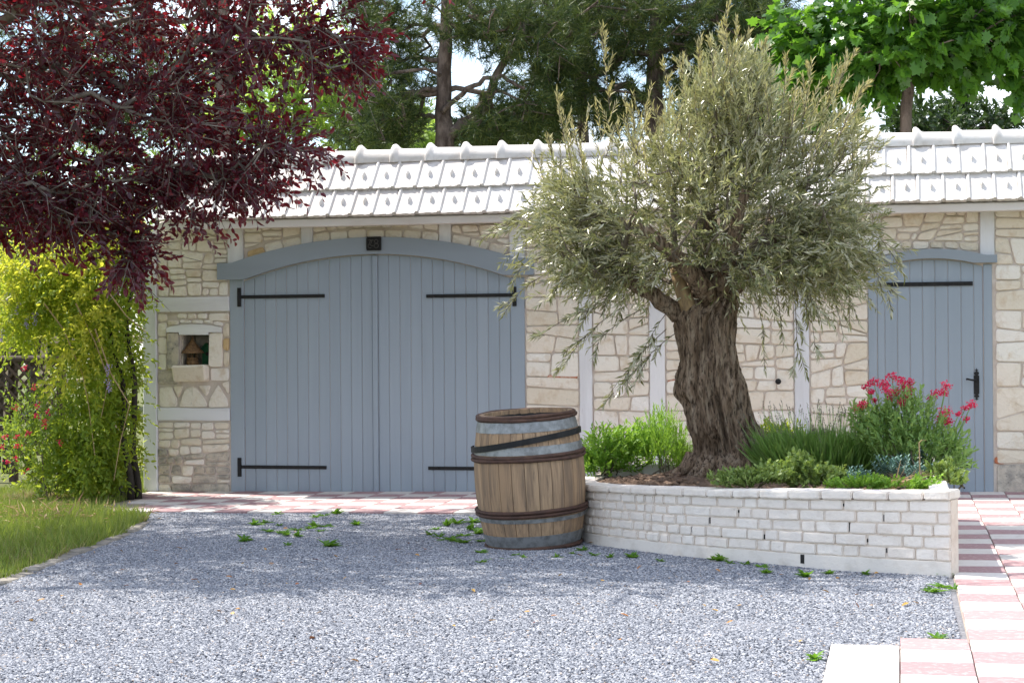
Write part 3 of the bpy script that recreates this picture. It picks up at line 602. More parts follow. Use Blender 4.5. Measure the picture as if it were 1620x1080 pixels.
# ------------------------------------------------------------------ roof
SL = math.radians(50); YE = -.29
ZE = wz(600, 341, YE)
RX0, RX1 = wx(246, 345, YE), 3.6
UP = np.array([0, math.cos(SL), math.sin(SL)]); NR = np.array([0, -math.sin(SL), math.cos(SL)]); E0 = np.array([0, YE, ZE])
CL = .325                                              # visible length of a tile course
RID = E0 + UP * (2 * CL + .03)
V, Fc = extrude([(0, 0)], 0, 1) if False else ([], [])
prof = [(.02, ZT - .02), (YE + .045, ZE - .062), (YE + .05, ZE - .015), (RID[1] - .05, RID[2] - .08), (RID[1] + .05, RID[2] - .08), (3.3, ZT + .25), (3.3, ZT - .02)]
V = [(x, y, z) for x in (RX0 + .02, RX1) for y, z in prof]; n = len(prof)
roof = obj('roof', V, [tuple(range(n)), tuple(range(2 * n - 1, n - 1, -1))] + [(i, n + i, n + (i + 1) % n, (i + 1) % n) for i in range(n)], M['fascia'], bd)
V, Fc = bbox(RX0 - .005, RX1, YE + .022, YE + .05, ZE - .085, ZE - .012, .006, .003, 24); obj('eave_board', V, Fc, M['fascia'], bd)
TW = .2075
def tile_geo():
    """interlocking tile: pan, raised side roll, thick scalloped foot, drop-shaped nose; x across, y up the slope, z out"""
    Ln = CL + .05; ps = []
    def slab(x0, x1, z0a, z1a, z0b, z1b, y0=0, y1=Ln): return ([(x0, y0, z0a), (x1, y0, z0a), (x1, y1, z0b), (x0, y1, z0b), (x0, y0, z1a), (x1, y0, z1a), (x1, y1, z1b), (x0, y1, z1b)], [(3, 2, 1, 0), (4, 5, 6, 7), (0, 1, 5, 4), (1, 2, 6, 5), (2, 3, 7, 6), (3, 0, 4, 7)])
    ps.append(slab(.034, TW - .002, .018, .036, -.006, .010))
    n = 5; V = []                                                # side roll
    for y, lift in ((0, 0), (Ln, -.026)):
        for i in range(n + 1):
            a = math.pi * i / n; V.append((.018 - .017 * math.cos(a), y, lift + .032 + .022 * math.sin(a)))
        V += [(.036, y, lift + .012), (.001, y, lift + .012)]
    k = n + 3; ps.append((V, [tuple(range(k)), tuple(range(2 * k - 1, k - 1, -1))] + [(i + 1, i, k + i, k + i + 1) for i in range(k - 1)] + [(0, k - 1, 2 * k - 1, k)]))
    ft = [(.034, .010), (.034, .040)]                            # foot with scallops
    for i in range(17):
        u = i / 16; ft.append((.034 + (TW - .036) * u, .040 + .006 * (1 if (abs(u - .5) < .17 or u > .82) else 0)))
    ft += [(TW - .002, .010)]
    for i in range(9): u = 1 - i / 8; ft.append((.034 + (TW - .036) * u, .010 - .006 * math.sin(u * math.pi * 3) ** 2))
    m = len(ft); V = [(x, 0 - (.012 if z > .03 else .004), z) for x, z in ft] + [(x, .022, min(z, .037)) for x, z in ft]
    ps.append((V, [tuple(range(m))] + [(i, (i + 1) % m, m + (i + 1) % m, m + i) for i in range(m)]))
    c = (TW * .58, CL * .56); out = [(1.25 * a_, 1.25 * b_) for a_, b_ in [(0, .030), (.011, .022), (.016, .008), (.010, -.010), (.013, -.020), (0, -.052), (-.006, -.022), (-.012, -.008), (-.014, .012), (-.008, .026)]]; zb = .022; V = [(c[0] + a, c[1] + b, zb - .004) for a, b in out] + [(c[0] + a * .45, c[1] + b * .55 - .004, zb + .036) for a, b in out]; m = len(out)
    ps.append((V, [tuple(range(m, 2 * m))[::-1]] + [(i, (i + 1) % m, m + (i + 1) % m, m + i) for i in range(m)]))
    return join(ps)
V, Fc = tile_geo(); tme = bpy.data.meshes.new('roof_tile'); bm = bmesh.new(); bv = [bm.verts.new(v) for v in V]
for f in Fc:
    try: bm.faces.new([bv[i] for i in f])
    except ValueError: pass
bmesh.ops.recalc_face_normals(bm, faces=bm.faces); bm.to_mesh(tme); bm.free(); tme.materials.append(M['tile'])
BAS = Matrix(((1, UP[0], NR[0]), (0, UP[1], NR[1]), (0, UP[2], NR[2])))
for c in range(2):
    x = RX0 + (.0 if c == 0 else -.07); i = 0
    while x < RX1 - .2:
        t = link('roof_tile', tme, roof); p = np.array([x, 0, 0]) + E0 + UP * (c * CL - .01 + rnd.gauss(0, .002)) + NR * (.004 * c)
        mat = BAS @ Matrix.Rotation(rnd.gauss(0, .004), 3, 'Z'); t.matrix_local = Matrix.Translation(p.tolist()) @ mat.to_4x4(); x += TW
# ridge tiles, with a raised collar where one laps the next
R0 = .105; TL = .335
def ridge_geo():
    V = []; st = [(0, .136, .012), (.010, .142, .022), (.03, .142, .024), (.05, .136, .016), (.07, .124, .006), (.085, .120, 0), (.2, .117, 0), (TL + .02, .113, 0)]; n = 12
    for x, r, nub in st:
        for j in range(n + 1):
            a = math.pi * (-.04 + 1.08 * j / n); k = r * (1 + 0) + nub * max(0, math.sin(a)) ** 6
            V.append((x, -k * math.cos(a) * 1.02, k * math.sin(a) * .98 - .02))
    k = n + 1; Fc = [(i * k + j, i * k + j + 1, (i + 1) * k + j + 1, (i + 1) * k + j) for i in range(len(st) - 1) for j in range(n)]
    m = len(V); V += [(0, v[1] * .8, v[2] * .8 - .004) for v in V[:k]]; Fc += [(j + 1, j, m + j, m + j + 1) for j in range(n)]
    return V, Fc
V, Fc = ridge_geo(); rme = bpy.data.meshes.new('ridge_tile'); rme.from_pydata(V, [], Fc); rme.materials.append(M['tile']); rme.polygons.foreach_set('use_smooth', [True] * len(rme.polygons))
RC = RID + np.array([0, .08, .035]); x = wx(406, 240, RC[1]) - 2 * TL
while x < RX1:
    t = link('ridge_tile', rme, roof); t.location = (x, RC[1], RC[2] + rnd.gauss(0, .002)); t.rotation_euler = (rnd.gauss(0, .01), rnd.gauss(0, .004), rnd.gauss(0, .006)); x += TL

# ------------------------------------------------------------------ small things on the building
nb = (NZ0 + .0)
def feeder():
    c = np.array([wx(300, 560) , .07, wz(300, 578)]); e = empty('wicker_feeder', c); tag(e, 'brown wicker bird feeder with conical roof in the wall niche', 'bird feeder')
    V, Fc = lathe([(.0, .0), (.052, .0), (.058, .02), (.056, .04), (.05, .042), (.05, .045), (.056, .05), (.054, .075), (.0, .075)], 16); obj('basket', V, Fc, M['wicker'], e, True)
    for k in range(5):
        a = k * 1.257; V, Fc = tube([(.046 * math.cos(a), .046 * math.sin(a), .07), (.043 * math.cos(a), .043 * math.sin(a), .125)], .005, 6); obj('stick', V, Fc, M['wicker'], e)
    pr = []
    for i in range(12):
        f = i / 11; r = .098 * (1 - f) ** 1.25 + .014; pr += [(r + .004, .115 + .125 * f), (r - .003, .119 + .125 * f)]
    V, Fc = lathe([(0, .118)] + pr + [(.012, .262), (.001, .270)], 16); obj('roof', V, Fc, M['wicker'], e, True)
    V, Fc = tube([(0, 0, .262), (-.004, 0, .30), (.0, 0, .325), (.012, 0, .318), (.012, 0, .30)], .0035, 6); obj('hook', V, Fc, M['wicker'], e)
feeder()
def bird_house():
    c = np.array([wx(320, 560), .17, wz(320, 578)]); e = empty('bird_house', c); tag(e, 'small green bird house with pitched roof inside the wall niche', 'bird house')
    poly = [(-.05, 0), (.045, 0), (.045, .155), (-.005, .20), (-.05, .155)]; V, Fc = extrude(poly, -.05, .06); obj('body', V, Fc, M['green_paint'], e)
    V, Fc = extrude([(-.075, .140), (-.068, .132), (-.005, .196), (.056, .132), (.063, .140), (-.005, .212)], -.075, .07)
    me = bpy.data.meshes.new('roof'); bm = bmesh.new(); bv = [bm.verts.new(v) for v in V]
    for f in Fc: bm.faces.new([bv[i] for i in f])
    bmesh.ops.triangulate(bm, faces=bm.faces); bm.to_mesh(me); bm.free(); me.materials.append(M['green_paint']); link('roof', me, e)
    V, Fc = lathe([(.0001, 0), (.018, 0)], 16); obj('entrance_hole', [(x, -.0515, z_ + .11) for x, z_, y in V], Fc, M['dark'], e)
bird_house()
def plaque():
    c = np.array([wx(595, 386), -.0615, wz(595, 386)]); e = empty('cast_iron_plaque', c); tag(e, 'square black cast iron plaque at the centre of the garage lintel', 'plaque')
    V, Fc = bbox(-.070, .070, -.012, .0, -.062, .062, .004); obj('plate', V, Fc, M['iron'], e)
    for a, b in (((-.066, -.058), (.066, -.058)), ((-.066, .058), (.066, .058)), ((-.066, -.05), (-.066, .05)), ((.066, -.05), (.066, .05))):
        V, Fc = tube([(a[0], -.014, a[1]), (b[0], -.014, b[1])], .006, 6); obj('border', V, Fc, M['iron'], e)
    for cx, cz, r, a0, a1 in ((.024, .020, .017, 0, 6.2), (.024, -.020, .020, 0, 6.2), (-.012, .006, .026, 1.2, 5.0), (-.036, .018, .018, -1.2, 2.4), (-.036, -.022, .018, 1.6, 5.4)):
        V, Fc = tube([(cx + r * math.cos(t), -.0155, cz + r * math.sin(t)) for t in np.linspace(a0, a1, 14)], .0042, 6); obj('scroll', V, Fc, M['scroll'], e)
plaque()
k = np.array([wx(1232, 603), -.03, wz(1232, 603)]); V, Fc = lathe([(0.001, .052), (.018, .050), (.026, .036), (.022, .022), (.010, .014), (.010, -.02)], 14)
o = obj('wall_knob', [(x, -z, y) for x, y, z in V], Fc, M['iron'], None, True, k); tag(o, 'small round black knob fixed to the pale stones beside the olive trunk', 'knob')

# ------------------------------------------------------------------ brick planter
PH = .475
def hs(x): return 1 - .17 * min(1.0, max(0.0, (.26 - x) / 2.26))      # the rim sits lower above the yard at the left
front = np.array([(-2.22, -2.4), (-2.25, -3.3), (-2.16, -3.8), (-2.0, -4.1), (-1.6, -4.48), (-1.2, -4.80), (-.825, -5.05), (-.486, -5.25), (-.14, -5.42), (.262, -5.59)])
def smooth_path(P, n=160):
    d = np.concatenate([[0], np.cumsum(np.linalg.norm(np.diff(P, axis=0), axis=1))]); t = np.linspace(0, d[-1], n); Q = np.column_stack([np.interp(t, d, P[:, i]) for i in (0, 1)])
    for _ in range(30): Q[1:-1] = .25 * Q[:-2] + .5 * Q[1:-1] + .25 * Q[2:]
    return Q
FP = smooth_path(front); FD = np.concatenate([[0], np.cumsum(np.linalg.norm(np.diff(FP, axis=0), axis=1))]); FT = FD[-1]
def on_front(s, off=0.0):
    """point on the front line at arc length s, moved outwards by off"""
    p = np.array([np.interp(s, FD, FP[:, i]) for i in (0, 1)]); q = np.array([np.interp(min(s + .02, FT), FD, FP[:, i]) for i in (0, 1)]); q0 = np.array([np.interp(max(s - .02, 0), FD, FP[:, i]) for i in (0, 1)]); t = unit(q - q0); return p + np.array([t[1], -t[0]]) * off
pl = empty('brick_planter', (-.9, -3.9, 0)); tag(pl, 'curved white painted brick planter bed around the olive tree', 'planter')
PO = np.array(pl.location)
def band(s0, s1, off0, off1, z0, z1, n=3, tilt=0, bev=0.0):
    """curved block following the front line; off1 is its outer face"""
    V = []; ss = np.linspace(s0, s1, n + 1)
    for s_ in ss:
        a, b = on_front(s_, off0), on_front(s_, off1)
        for (q, z) in ((a, z0), (b, z0), (b, z1), (a, z1)): V.append((q[0] - PO[0], q[1] - PO[1], z * hs(q[0]) + gz(q[0]) - PO[2]))
    Fc = [(4 * i + j, 4 * i + (j + 1) % 4, 4 * i + 4 + (j + 1) % 4, 4 * i + 4 + j) for i in range(n) for j in range(4)] + [(3, 2, 1, 0), (4 * n, 4 * n + 1, 4 * n + 2, 4 * n + 3)]
    if bev:
        bm = bmesh.new(); bv = [bm.verts.new(v) for v in V]
        for f in Fc: bm.faces.new([bv[i] for i in f])
        bmesh.ops.recalc_face_normals(bm, faces=bm.faces)
        bmesh.ops.bevel(bm, geom=[e for e in bm.edges if e.calc_face_angle(0) > .6], offset=bev, segments=2, affect='EDGES')
        for v in bm.verts: v.co += mnoise.noise_vector((v.co + Vector((9, 3, 1))) * 14) * .0035
        V = [tuple(v.co) for v in bm.verts]; bm.verts.index_update(); Fc = [tuple(v.index for v in f.verts) for f in bm.faces]; bm.free()
    return V, Fc
V, Fc = band(0, FT, -.11, -.010, -.03, PH - .05, 90); core = obj('mortar_core', V, Fc, M['brick_mortar'], pl)
V, Fc = band(.6, FT, -.0101, .004, -.03, .088, 90, bev=.003); obj('base_render', V, Fc, M['render'], pl)
BH = (PH - .05 - .088) / 5
for row in range(5):
    s = .9 + rnd.uniform(0, .12)
    while s < FT - .03:
        big = s > 2.6; L_ = rnd.choice([.06, .085, .11, .12, .15]) if not big else rnd.choice([.10, .12, .17, .215, .2]); s1 = min(s + L_, FT - .001)
        if FT - s1 < .06: s1 = FT - .001
        z0 = .090 + row * BH + rnd.uniform(-.002, .002); V, Fc = band(s + .004, s1 - .004, -.05, .0 + rnd.uniform(-.003, .006), z0 + .003, z0 + BH - .004, 2, bev=.008 if not big else .006)
        obj('brick', V, Fc, M['brick'], pl)
        if big and rnd.random() < .30 and s1 < FT - .05:
            h0 = rnd.uniform(.1, .5); V, Fc = band(s1 - .0035, s1 + .0025, -.03, -.0035, z0 + BH * h0, z0 + BH * rnd.uniform(h0 + .25, .95), 1); obj('open_joint', V, Fc, M['dark'], pl)
        s = s1
s = .9
while s < FT - .02:
    s1 = min(s + rnd.uniform(.19, .24), FT + .012)
    if FT - s1 < .08: s1 = FT + .012
    V, Fc = band(s + .0025, min(s1 - .0025, FT), -.15, .020 + rnd.uniform(-.004, .004), PH - .048, PH + rnd.uniform(-.003, .003), 2, bev=.007); obj('cap_brick', V, Fc, M['brick'], pl); s = s1
# right end and back walls of the bed
for (x0, x1, y0, y1) in ((.155, .262, -5.42, -2.4), (-2.2, .154, -2.5, -2.4)):
    V, Fc = bbox(x0 - PO[0], x1 - PO[0], y0 - PO[1], y1 - PO[1], -.03, PH - .004, .006); V = [(x, y, z * hs(x + PO[0])) for x, y, z in V]; obj('side_wall', V, Fc, M['render'], pl)
V, Fc = band(FT - .92, FT - .895, .0041, .006, .03, .085, 1); obj('drain_slot', V, Fc, M['dark'], pl)
# soil
nx, ny = 90, 90; xs = np.linspace(-2.2, .16, nx); ys = np.linspace(-5.5, -2.45, ny); V = []; TB = gnd(1141, 748, .40)
for x in xs:
    for y in ys:
        m_ = .06 * math.exp(-((x - TB[0]) ** 2 + (y - TB[1]) ** 2) / .3); cl = .06 * math.exp(-((x + 1.5) ** 2 / .12 + (y + 4.25) ** 2 / .05))
        V.append((x - PO[0], y - PO[1], gz(x) + .40 * hs(x) + m_ + cl * .8 + .018 * mnoise.noise(Vector((x * 9, y * 9, 1))) + .02 * mnoise.noise(Vector((x * 27, y * 27, 1)))))
inside = in_poly(np.array([(v[0] + PO[0], v[1] + PO[1]) for v in V]), [tuple(on_front(s_, -.06)) for s_ in np.linspace(0, FT, 60)] + [(.2, -2.4)])
Fc = [(i * ny + j, (i + 1) * ny + j, (i + 1) * ny + j + 1, i * ny + j + 1) for i in range(nx - 1) for j in range(ny - 1) if inside[i * ny + j] and inside[(i + 1) * ny + j] and inside[i * ny + j + 1] and inside[(i + 1) * ny + j + 1]]
obj('soil', V, Fc, M['soil'], pl, True)
# loose clods
cv, cf = [], []
bm = bmesh.new(); bmesh.ops.create_icosphere(bm, subdivisions=1, radius=1); ico = np.array([v.co for v in bm.verts]); icf = [tuple(v.index for v in f.verts) for f in bm.faces]; bm.free()
cp = []
while len(cp) < 340:
    px, py = rnd.gauss(1010, 42), rnd.gauss(757, 7); g = gnd(px, py, .40)
    if on_front(0)[1] > g[1] and in_poly(np.array([g[:2]]), [tuple(on_front(s_, -.17)) for s_ in np.linspace(0, FT, 60)] + [(.1, -2.4)])[0]: cp.append(g)
for g in cp:
    r = rnd.uniform(.008, .03) * (1.3 if rnd.random() < .12 else 1); q = ico * (1 + rng.normal(size=(len(ico), 1)) * .22) * r * np.array([1.2, 1, .8]); b0 = len(cv); cl = .06 * math.exp(-((g[0] + 1.5) ** 2 / .12 + (g[1] + 4.25) ** 2 / .05))
    m_ = .06 * math.exp(-((g[0] - TB[0]) ** 2 + (g[1] - TB[1]) ** 2) / .3)
    cv += [tuple(v + np.array([g[0], g[1], gz(g[0]) + .40 * hs(g[0]) + cl * .8 + m_ + r * .4]) - PO) for v in q]; cf += [tuple(i + b0 for i in f) for f in icf]
o = obj('soil_clods', cv, cf, M['soil'], pl); o['kind'] = 'stuff'

# ------------------------------------------------------------------ barrel
def barrel():
    b = gnd(845, 862); e = empty('wine_barrel', (b[0], b[1], gz(b[0]) + .005)); tag(e, 'weathered oak wine barrel with metal and wooden hoops leaning on gravel', 'barrel')
    e.rotation_euler = (math.radians(3.0), math.radians(-2.6), 0); H = .875; N = 26
    def R(t): return .300 + .062 * (1 - (2 * t - 1) ** 2) ** .9 + .006 * t                    # t: 0 foot, 1 rim
    for i in range(N):
        a0 = 2 * math.pi * (i + rnd.uniform(-.12, .12)) / N; a1 = 2 * math.pi * (i + 1) / N; a0 = 2 * math.pi * i / N; V = []; g = .0011; n = 14; dr = rnd.uniform(-.001, .0012)
        for k in range(n + 1):
            t = k / n; r = R(t) + dr; d = g / r
            for rr, aa in ((r - .0025, a0 + d), (r, a0 + d * 2.2), (r, (a0 + a1) / 2), (r, a1 - d * 2.2), (r - .0025, a1 - d), (r - .026, a1 - d), (r - .026, a0 + d)): V.append((rr * math.cos(aa), rr * math.sin(aa), t * H))
        Fc = [(7 * k + j, 7 * k + (j + 1) % 7, 7 * k + 7 + (j + 1) % 7, 7 * k + 7 + j) for k in range(n) for j in range(7)] + [tuple(range(6, -1, -1)), tuple(range(7 * n, 7 * n + 7))]
        obj('stave', V, Fc, M['wood'], e)
    V, Fc = lathe([(.0001, H - .052), (.284, H - .052), (.284, H - .075), (.0001, H - .075)], 40); obj('head', V, Fc, M['lid'], e)
    V, Fc = lathe([(.288, .03), (.288, H - .03)], 40); obj('inner_shade_sleeve', V, Fc, M['dark'], e)  # added dark sleeve within the staves, its colour stands in for inside shadow
    def hoop(t0, t1, th=.004):
        pr = [(R(1 - t1) + .0005, (1 - t1) * H), (R(1 - t1) + th, (1 - t1) * H), (R(1 - (t0 + t1) / 2) + th, (1 - (t0 + t1) / 2) * H), (R(1 - t0) + th, (1 - t0) * H), (R(1 - t0) + .0005, (1 - t0) * H)]; V, Fc = lathe(pr, 48); o = obj('metal_hoop', V, Fc, M['hoop'], e, False); return o
    for t0, t1 in ((.046, .122), (.225, .285), (.755, .785), (.885, .968)): hoop(t0, t1)
    def withy(t, rad=.0135, wob=.003):
        th = np.linspace(0, 2 * math.pi, 61); ph = rnd.random() * 6; P = []
        for q in th:
            r = R(1 - t) + rad * .75 + wob * .4 * math.sin(3 * q + ph); P.append((r * math.cos(q), r * math.sin(q), (1 - t) * H + wob * math.sin(2 * q + ph)))
        V, Fc = tube(P, [rad * (1 + .10 * math.sin(7 * q + ph)) for q in th], 8, False); obj('wooden_hoop', V, Fc, M['withy'], e, True)
    for t in (.010, .031, .300, .326, .706, .733, .985): withy(t, .0125 if t < .97 else .013)
    # loose black band hanging askew
    th = np.linspace(0, 2 * math.pi, 65); V = []
    for q in th:
        z = .635 * H / .875 * 1 + .062 + .048 * math.cos(q + .15); t = z / H; r = R(t) + .012 + .006 * max(0, -math.cos(q))
        for rr, dz in ((r, -.019), (r + .005, -.019), (r + .005, .019), (r, .019)): V.append((rr * math.cos(q), rr * math.sin(q), z + dz))
    Fc = [(4 * i + j, 4 * i + (j + 1) % 4, 4 * i + 4 + (j + 1) % 4, 4 * i + 4 + j) for i in range(64) for j in range(4)]; obj('loose_band', V, Fc, M['strap'], e)
barrel()

# ------------------------------------------------------------------ olive tree
def olive():
    YO = TB[1]; e = empty('olive_tree', TB); tag(e, 'old olive tree with thick gnarled trunk and silvery crown in the planter', 'olive tree')
    prof = [(762, 1052, 1232), (752, 1062, 1223), (742, 1072, 1217), (728, 1083, 1214), (712, 1090, 1212), (694, 1091, 1207), (676, 1087, 1201), (658, 1085, 1195), (639, 1079, 1191), (622, 1070, 1188), (605, 1068, 1184), (587, 1070, 1179), (567, 1072, 1175), (547, 1071, 1171), (530, 1066, 1169), (515, 1062, 1168), (500, 1064, 1168), (485, 1078, 1168), (470, 1096, 1167), (455, 1112, 1165), (440, 1122, 1164)]
    ks = np.array([p[0] for p in prof][::-1], float); ls = np.array([p[1] for p in prof][::-1], float); rs = np.array([p[2] for p in prof][::-1], float)
    nz_, na = 240, 300; V = []; s = sc_px(YO, 1130)
    # hollows (negative) and burls (positive): photo x, y, half width, half height, share of the radius
    marks = [(1127, 612, 6, 30, -.26), (1100, 660, 13, 15, .09), (1128, 674, 12, 13, .11), (1086, 612, 14, 16, .07), (1117, 706, 17, 17, -.30), (1164, 690, 7, 34, -.20), (1146, 722, 6, 26, -.20), (1190, 704, 6, 34, -.18), (1120, 470, 15, 26, -.34), (1122, 545, 6, 20, -.18), (1098, 720, 6, 22, -.16), (1155, 730, 9, 14, .12), (1175, 735, 9, 14, .10), (1132, 735, 10, 16, .12), (1092, 735, 12, 12, .10), (1150, 640, 6, 34, .07), (1108, 590, 8, 26, -.08), (1160, 580, 6, 50, -.07)]
    for i in range(nz_):
        py = 764 - (764 - 441) * i / (nz_ - 1); l, r = np.interp(py, ks, ls), np.interp(py, ks, rs); c = wall((l + r) / 2, py, YO); R_ = (r - l) / 2 / s; zz = c[2]
        low = max(0, min(1, (py - 640) / 110))
        for j in range(na):
            a = 2 * math.pi * j / na; tw = a + .35 * math.sin(zz * 2.2)
            d = Vector((math.cos(tw) * 2.4, math.sin(tw) * 2.4, zz * 1.1)); rid = 1 - abs(mnoise.noise(d * 1.0 + Vector((3, 1, 0))) * 2); rid2 = 1 - abs(mnoise.noise(Vector((math.cos(tw) * 5.5, math.sin(tw) * 5.5, zz * 2.0))) * 2)
            lobe = math.cos(7 * tw + 2.0 * mnoise.noise(Vector((tw, zz * 1.5, 4))) * 2)
            hol = max(0, mnoise.noise(Vector((math.cos(tw) * 3.1, math.sin(tw) * 3.1, zz * 2.4 + 7))) - .22)
            f = .88 + .20 * (rid - .5) + .12 * (rid2 - .5) + .055 * lobe * (.3 + low * 2.2) - .75 * hol + .05 * mnoise.noise(Vector((math.cos(a) * 9, math.sin(a) * 9, zz * 9))) + .05 * low * rid2
            af = math.atan2(math.sin(a + math.pi / 2 - .085), math.cos(a + math.pi / 2 - .085))
            if abs(af) < 1.5:
                mxp = (l + r) / 2 + (r - l) / 2 * math.sin(af)
                for qx, qy, qw, qh, qd in marks:
                    g_ = ((mxp - qx) / qw) ** 2 + ((py - qy) / qh) ** 2
                    if g_ < 6: f += qd * math.exp(-g_)
            f += .055 * (1 - abs(mnoise.noise(Vector((math.cos(tw) * 13, math.sin(tw) * 13, zz * 3.2))) * 2.2))
            f += .05 * max(0, mnoise.noise(Vector((math.cos(a) * 6, math.sin(a) * 6, zz * 6 + 3)))) - .10 * max(0, mnoise.noise(Vector((math.cos(tw) * 8, math.sin(tw) * 8, zz * 3.0 + 11))) - .12); f *= .985
            V.append((c[0] + R_ * f * math.cos(a) - TB[0], c[1] + R_ * f * .92 * math.sin(a) - TB[1], c[2] + .012 * mnoise.noise(Vector((a * 4, zz * 8, 2))) - TB[2]))
    Fc = [(i * na + j, i * na + (j + 1) % na, (i + 1) * na + (j + 1) % na, (i + 1) * na + j) for i in range(nz_ - 1) for j in range(na)] + [tuple(range((nz_ - 1) * na, nz_ * na))]
    obj('trunk', V, Fc, M['bark'], e, True)
    # surface roots
    for k in range(17):
        a = k * 2 * math.pi / 17 + rnd.uniform(-.15, .15); L_ = rnd.uniform(.14, .30); P = []
        for f in np.linspace(0, 1, 7): rr = .20 + (L_) * f; P.append((rr * math.cos(a + .4 * f * math.sin(k * 3)), rr * .95 * math.sin(a + .4 * f * math.sin(k * 3)), .12 * (1 - f) ** 2 - .01 - .03 * f + .008 * math.sin(9 * f + k)))
        V, Fc = tube(P, np.linspace(.05, .016, 7) * rnd.uniform(.8, 1.15), 8); obj('root', V, Fc, M['bark'], e, True)
    def wp(px, py, dy=0.0): return wall(px, py, YO + dy)
    # sawn limb stub
    P = [wp(1106, 520, -.02) - TB, wp(1096, 498, -.08) - TB, wp(1084, 472, -.12) - TB, wp(1075, 448, -.13) - TB, wp(1070, 421, -.13) - TB]; V, Fc = tube(P, [.07, .066, .055, .047, .044], 14); V = [tuple(np.array(v) + np.array(mnoise.noise_vector(Vector(v) * 16)) * .008) for v in V]; obj('sawn_stub', V, Fc, M['bark_cut'], e, True)
    # main limbs as the skeleton the crown grows from
    limbs = [[wp(1085, 505, -.02), wp(1050, 478, -.05), wp(1010, 455, -.08), wp(965, 430, -.1)], [wp(1150, 462, .0), wp(1178, 430, .05), wp(1210, 400, .1), wp(1245, 365, .12)], [wp(1132, 460, .05), wp(1128, 410, .12), wp(1120, 340, .15), wp(1112, 270, .12)], [wp(1140, 455, -.05), wp(1150, 410, -.2), wp(1165, 360, -.3), wp(1180, 300, -.35)], [wp(1110, 470, .12), wp(1080, 420, .3), wp(1040, 370, .4)], [wp(1120, 470, -.1), wp(1085, 420, -.3), wp(1040, 380, -.45), wp(1000, 340, -.5)]]
    for L_ in limbs:
        P = np.array(L_); t = np.linspace(0, 1, 14); q = np.column_stack([np.interp(t, np.linspace(0, 1, len(P)), P[:, i]) for i in range(3)]); q[1:-1] = .25 * q[:-2] + .5 * q[1:-1] + .25 * q[2:]; q += rng.normal(size=q.shape) * .008
        V, Fc = tube(q - TB, np.linspace(.078, .030, 14), 10); obj('limb', V, Fc, M['bark'], e, True)
    B = [(230, 1105, 345, 185, 112, .8), (150, 1155, 235, 120, 95, .65), (95, 940, 375, 88, 70, .55), (120, 1290, 375, 78, 90, .55), (44, 1165, 150, 50, 50, .4), (30, 1310, 250, 42, 65, .4), (28, 910, 310, 38, 40, .4), (80, 1180, 430, 165, 45, .7), (55, 990, 440, 95, 42, .6), (36, 1310, 450, 65, 45, .45)]
    tg = np.concatenate([blob(n, cx, cy, rx, ry, YO, rd, .42) for n, cx, cy, rx, ry, rd in B]); tg = [t for t in tg if t[2] > 1.72]
    base_t = [wp(1125, 500), wp(1125, 480), wp(1125, 462)]
    A, par, tips = grow(base_t + [p for L_ in limbs for p in L_], tg, .10, .25, .45, .22)
    # the limbs all spring from the head of the trunk
    k = 3
    for L_ in limbs:
        par[k] = 2; k += len(L_)
    limb_mesh('branch', A, par, tips, .0032, M['twig'], e, .47, 5, .045)
    ctr = wp(1125, 380); T_ = A[tips]; P0 = np.repeat(T_, 4, axis=0) + rng.normal(size=(len(T_) * 4, 3)) * .055; out = P0 - ctr
    h = np.clip((P0[:, 2] - 2.0) / 1.2, -.6, 1.0); D = unit(unit(out) * .8 + rvec(len(P0)) * .8 + np.column_stack([np.zeros(len(P0))] * 2 + [.12 + .6 * h])); L_ = rng.uniform(.12, .30, len(P0))
    pos, d, nn, _, _ = twigs(P0, D, L_, 13, .85, .10)
    # long upright shoots
    sh = [(950, 40, 965, 175), (1150, 4, 1150, 150), (1146, 40, 1165, 190), (1210, 62, 1195, 190), (1352, 82, 1300, 190), (1368, 130, 1320, 230), (1050, 95, 1062, 230), (1040, 170, 1030, 280), (880, 150, 900, 260), (868, 215, 890, 330), (905, 190, 930, 300), (1000, 165, 1010, 260), (1285, 100, 1265, 220), (1245, 90, 1235, 200), (1105, 70, 1110, 200), (1180, 50, 1180, 180), (1375, 205, 1330, 280), (1330, 95, 1290, 210), (1080, 90, 1090, 190), (845, 240, 880, 340), (1255, 150, 1240, 250), (1125, 60, 1130, 180), (1165, 28, 1160, 160)]
    Q0, Q1 = [], []
    for x1, y1, x0, y0 in sh:
        dy = rnd.uniform(-.45, .45); a = wp(x0, y0, dy); b = wp(x1, y1, dy + rnd.uniform(-.1, .1)); Q0.append(a); Q1.append(b - a)
        for f in np.arange(.15, .92, .14):
            if rnd.random() < .85: Q0.append(a + (b - a) * f); Q1.append((unit(b - a) + rvec(1)[0] * .55) * rnd.uniform(.10, .22) * (1.25 - f))
    for _ in range(170):
        x0, y0 = rnd.uniform(870, 1370), rnd.uniform(130, 300); dy = rnd.uniform(-.6, .6); f = 1 - ((x0 - 1120) / 330) ** 2
        if y0 > 300 - 130 * max(0, f): Q0.append(wp(x0, y0, dy)); Q1.append(np.array([rnd.gauss((x0 - 1120) / 700, .3), rnd.gauss(0, .25), 1.0]) * rnd.uniform(.12, .36))
    Q0, Q1 = np.array(Q0), np.array(Q1); ql = np.linalg.norm(Q1, axis=1); p2, d2, n2, _, _ = twigs(Q0, Q1, ql, 19, .6, .0)
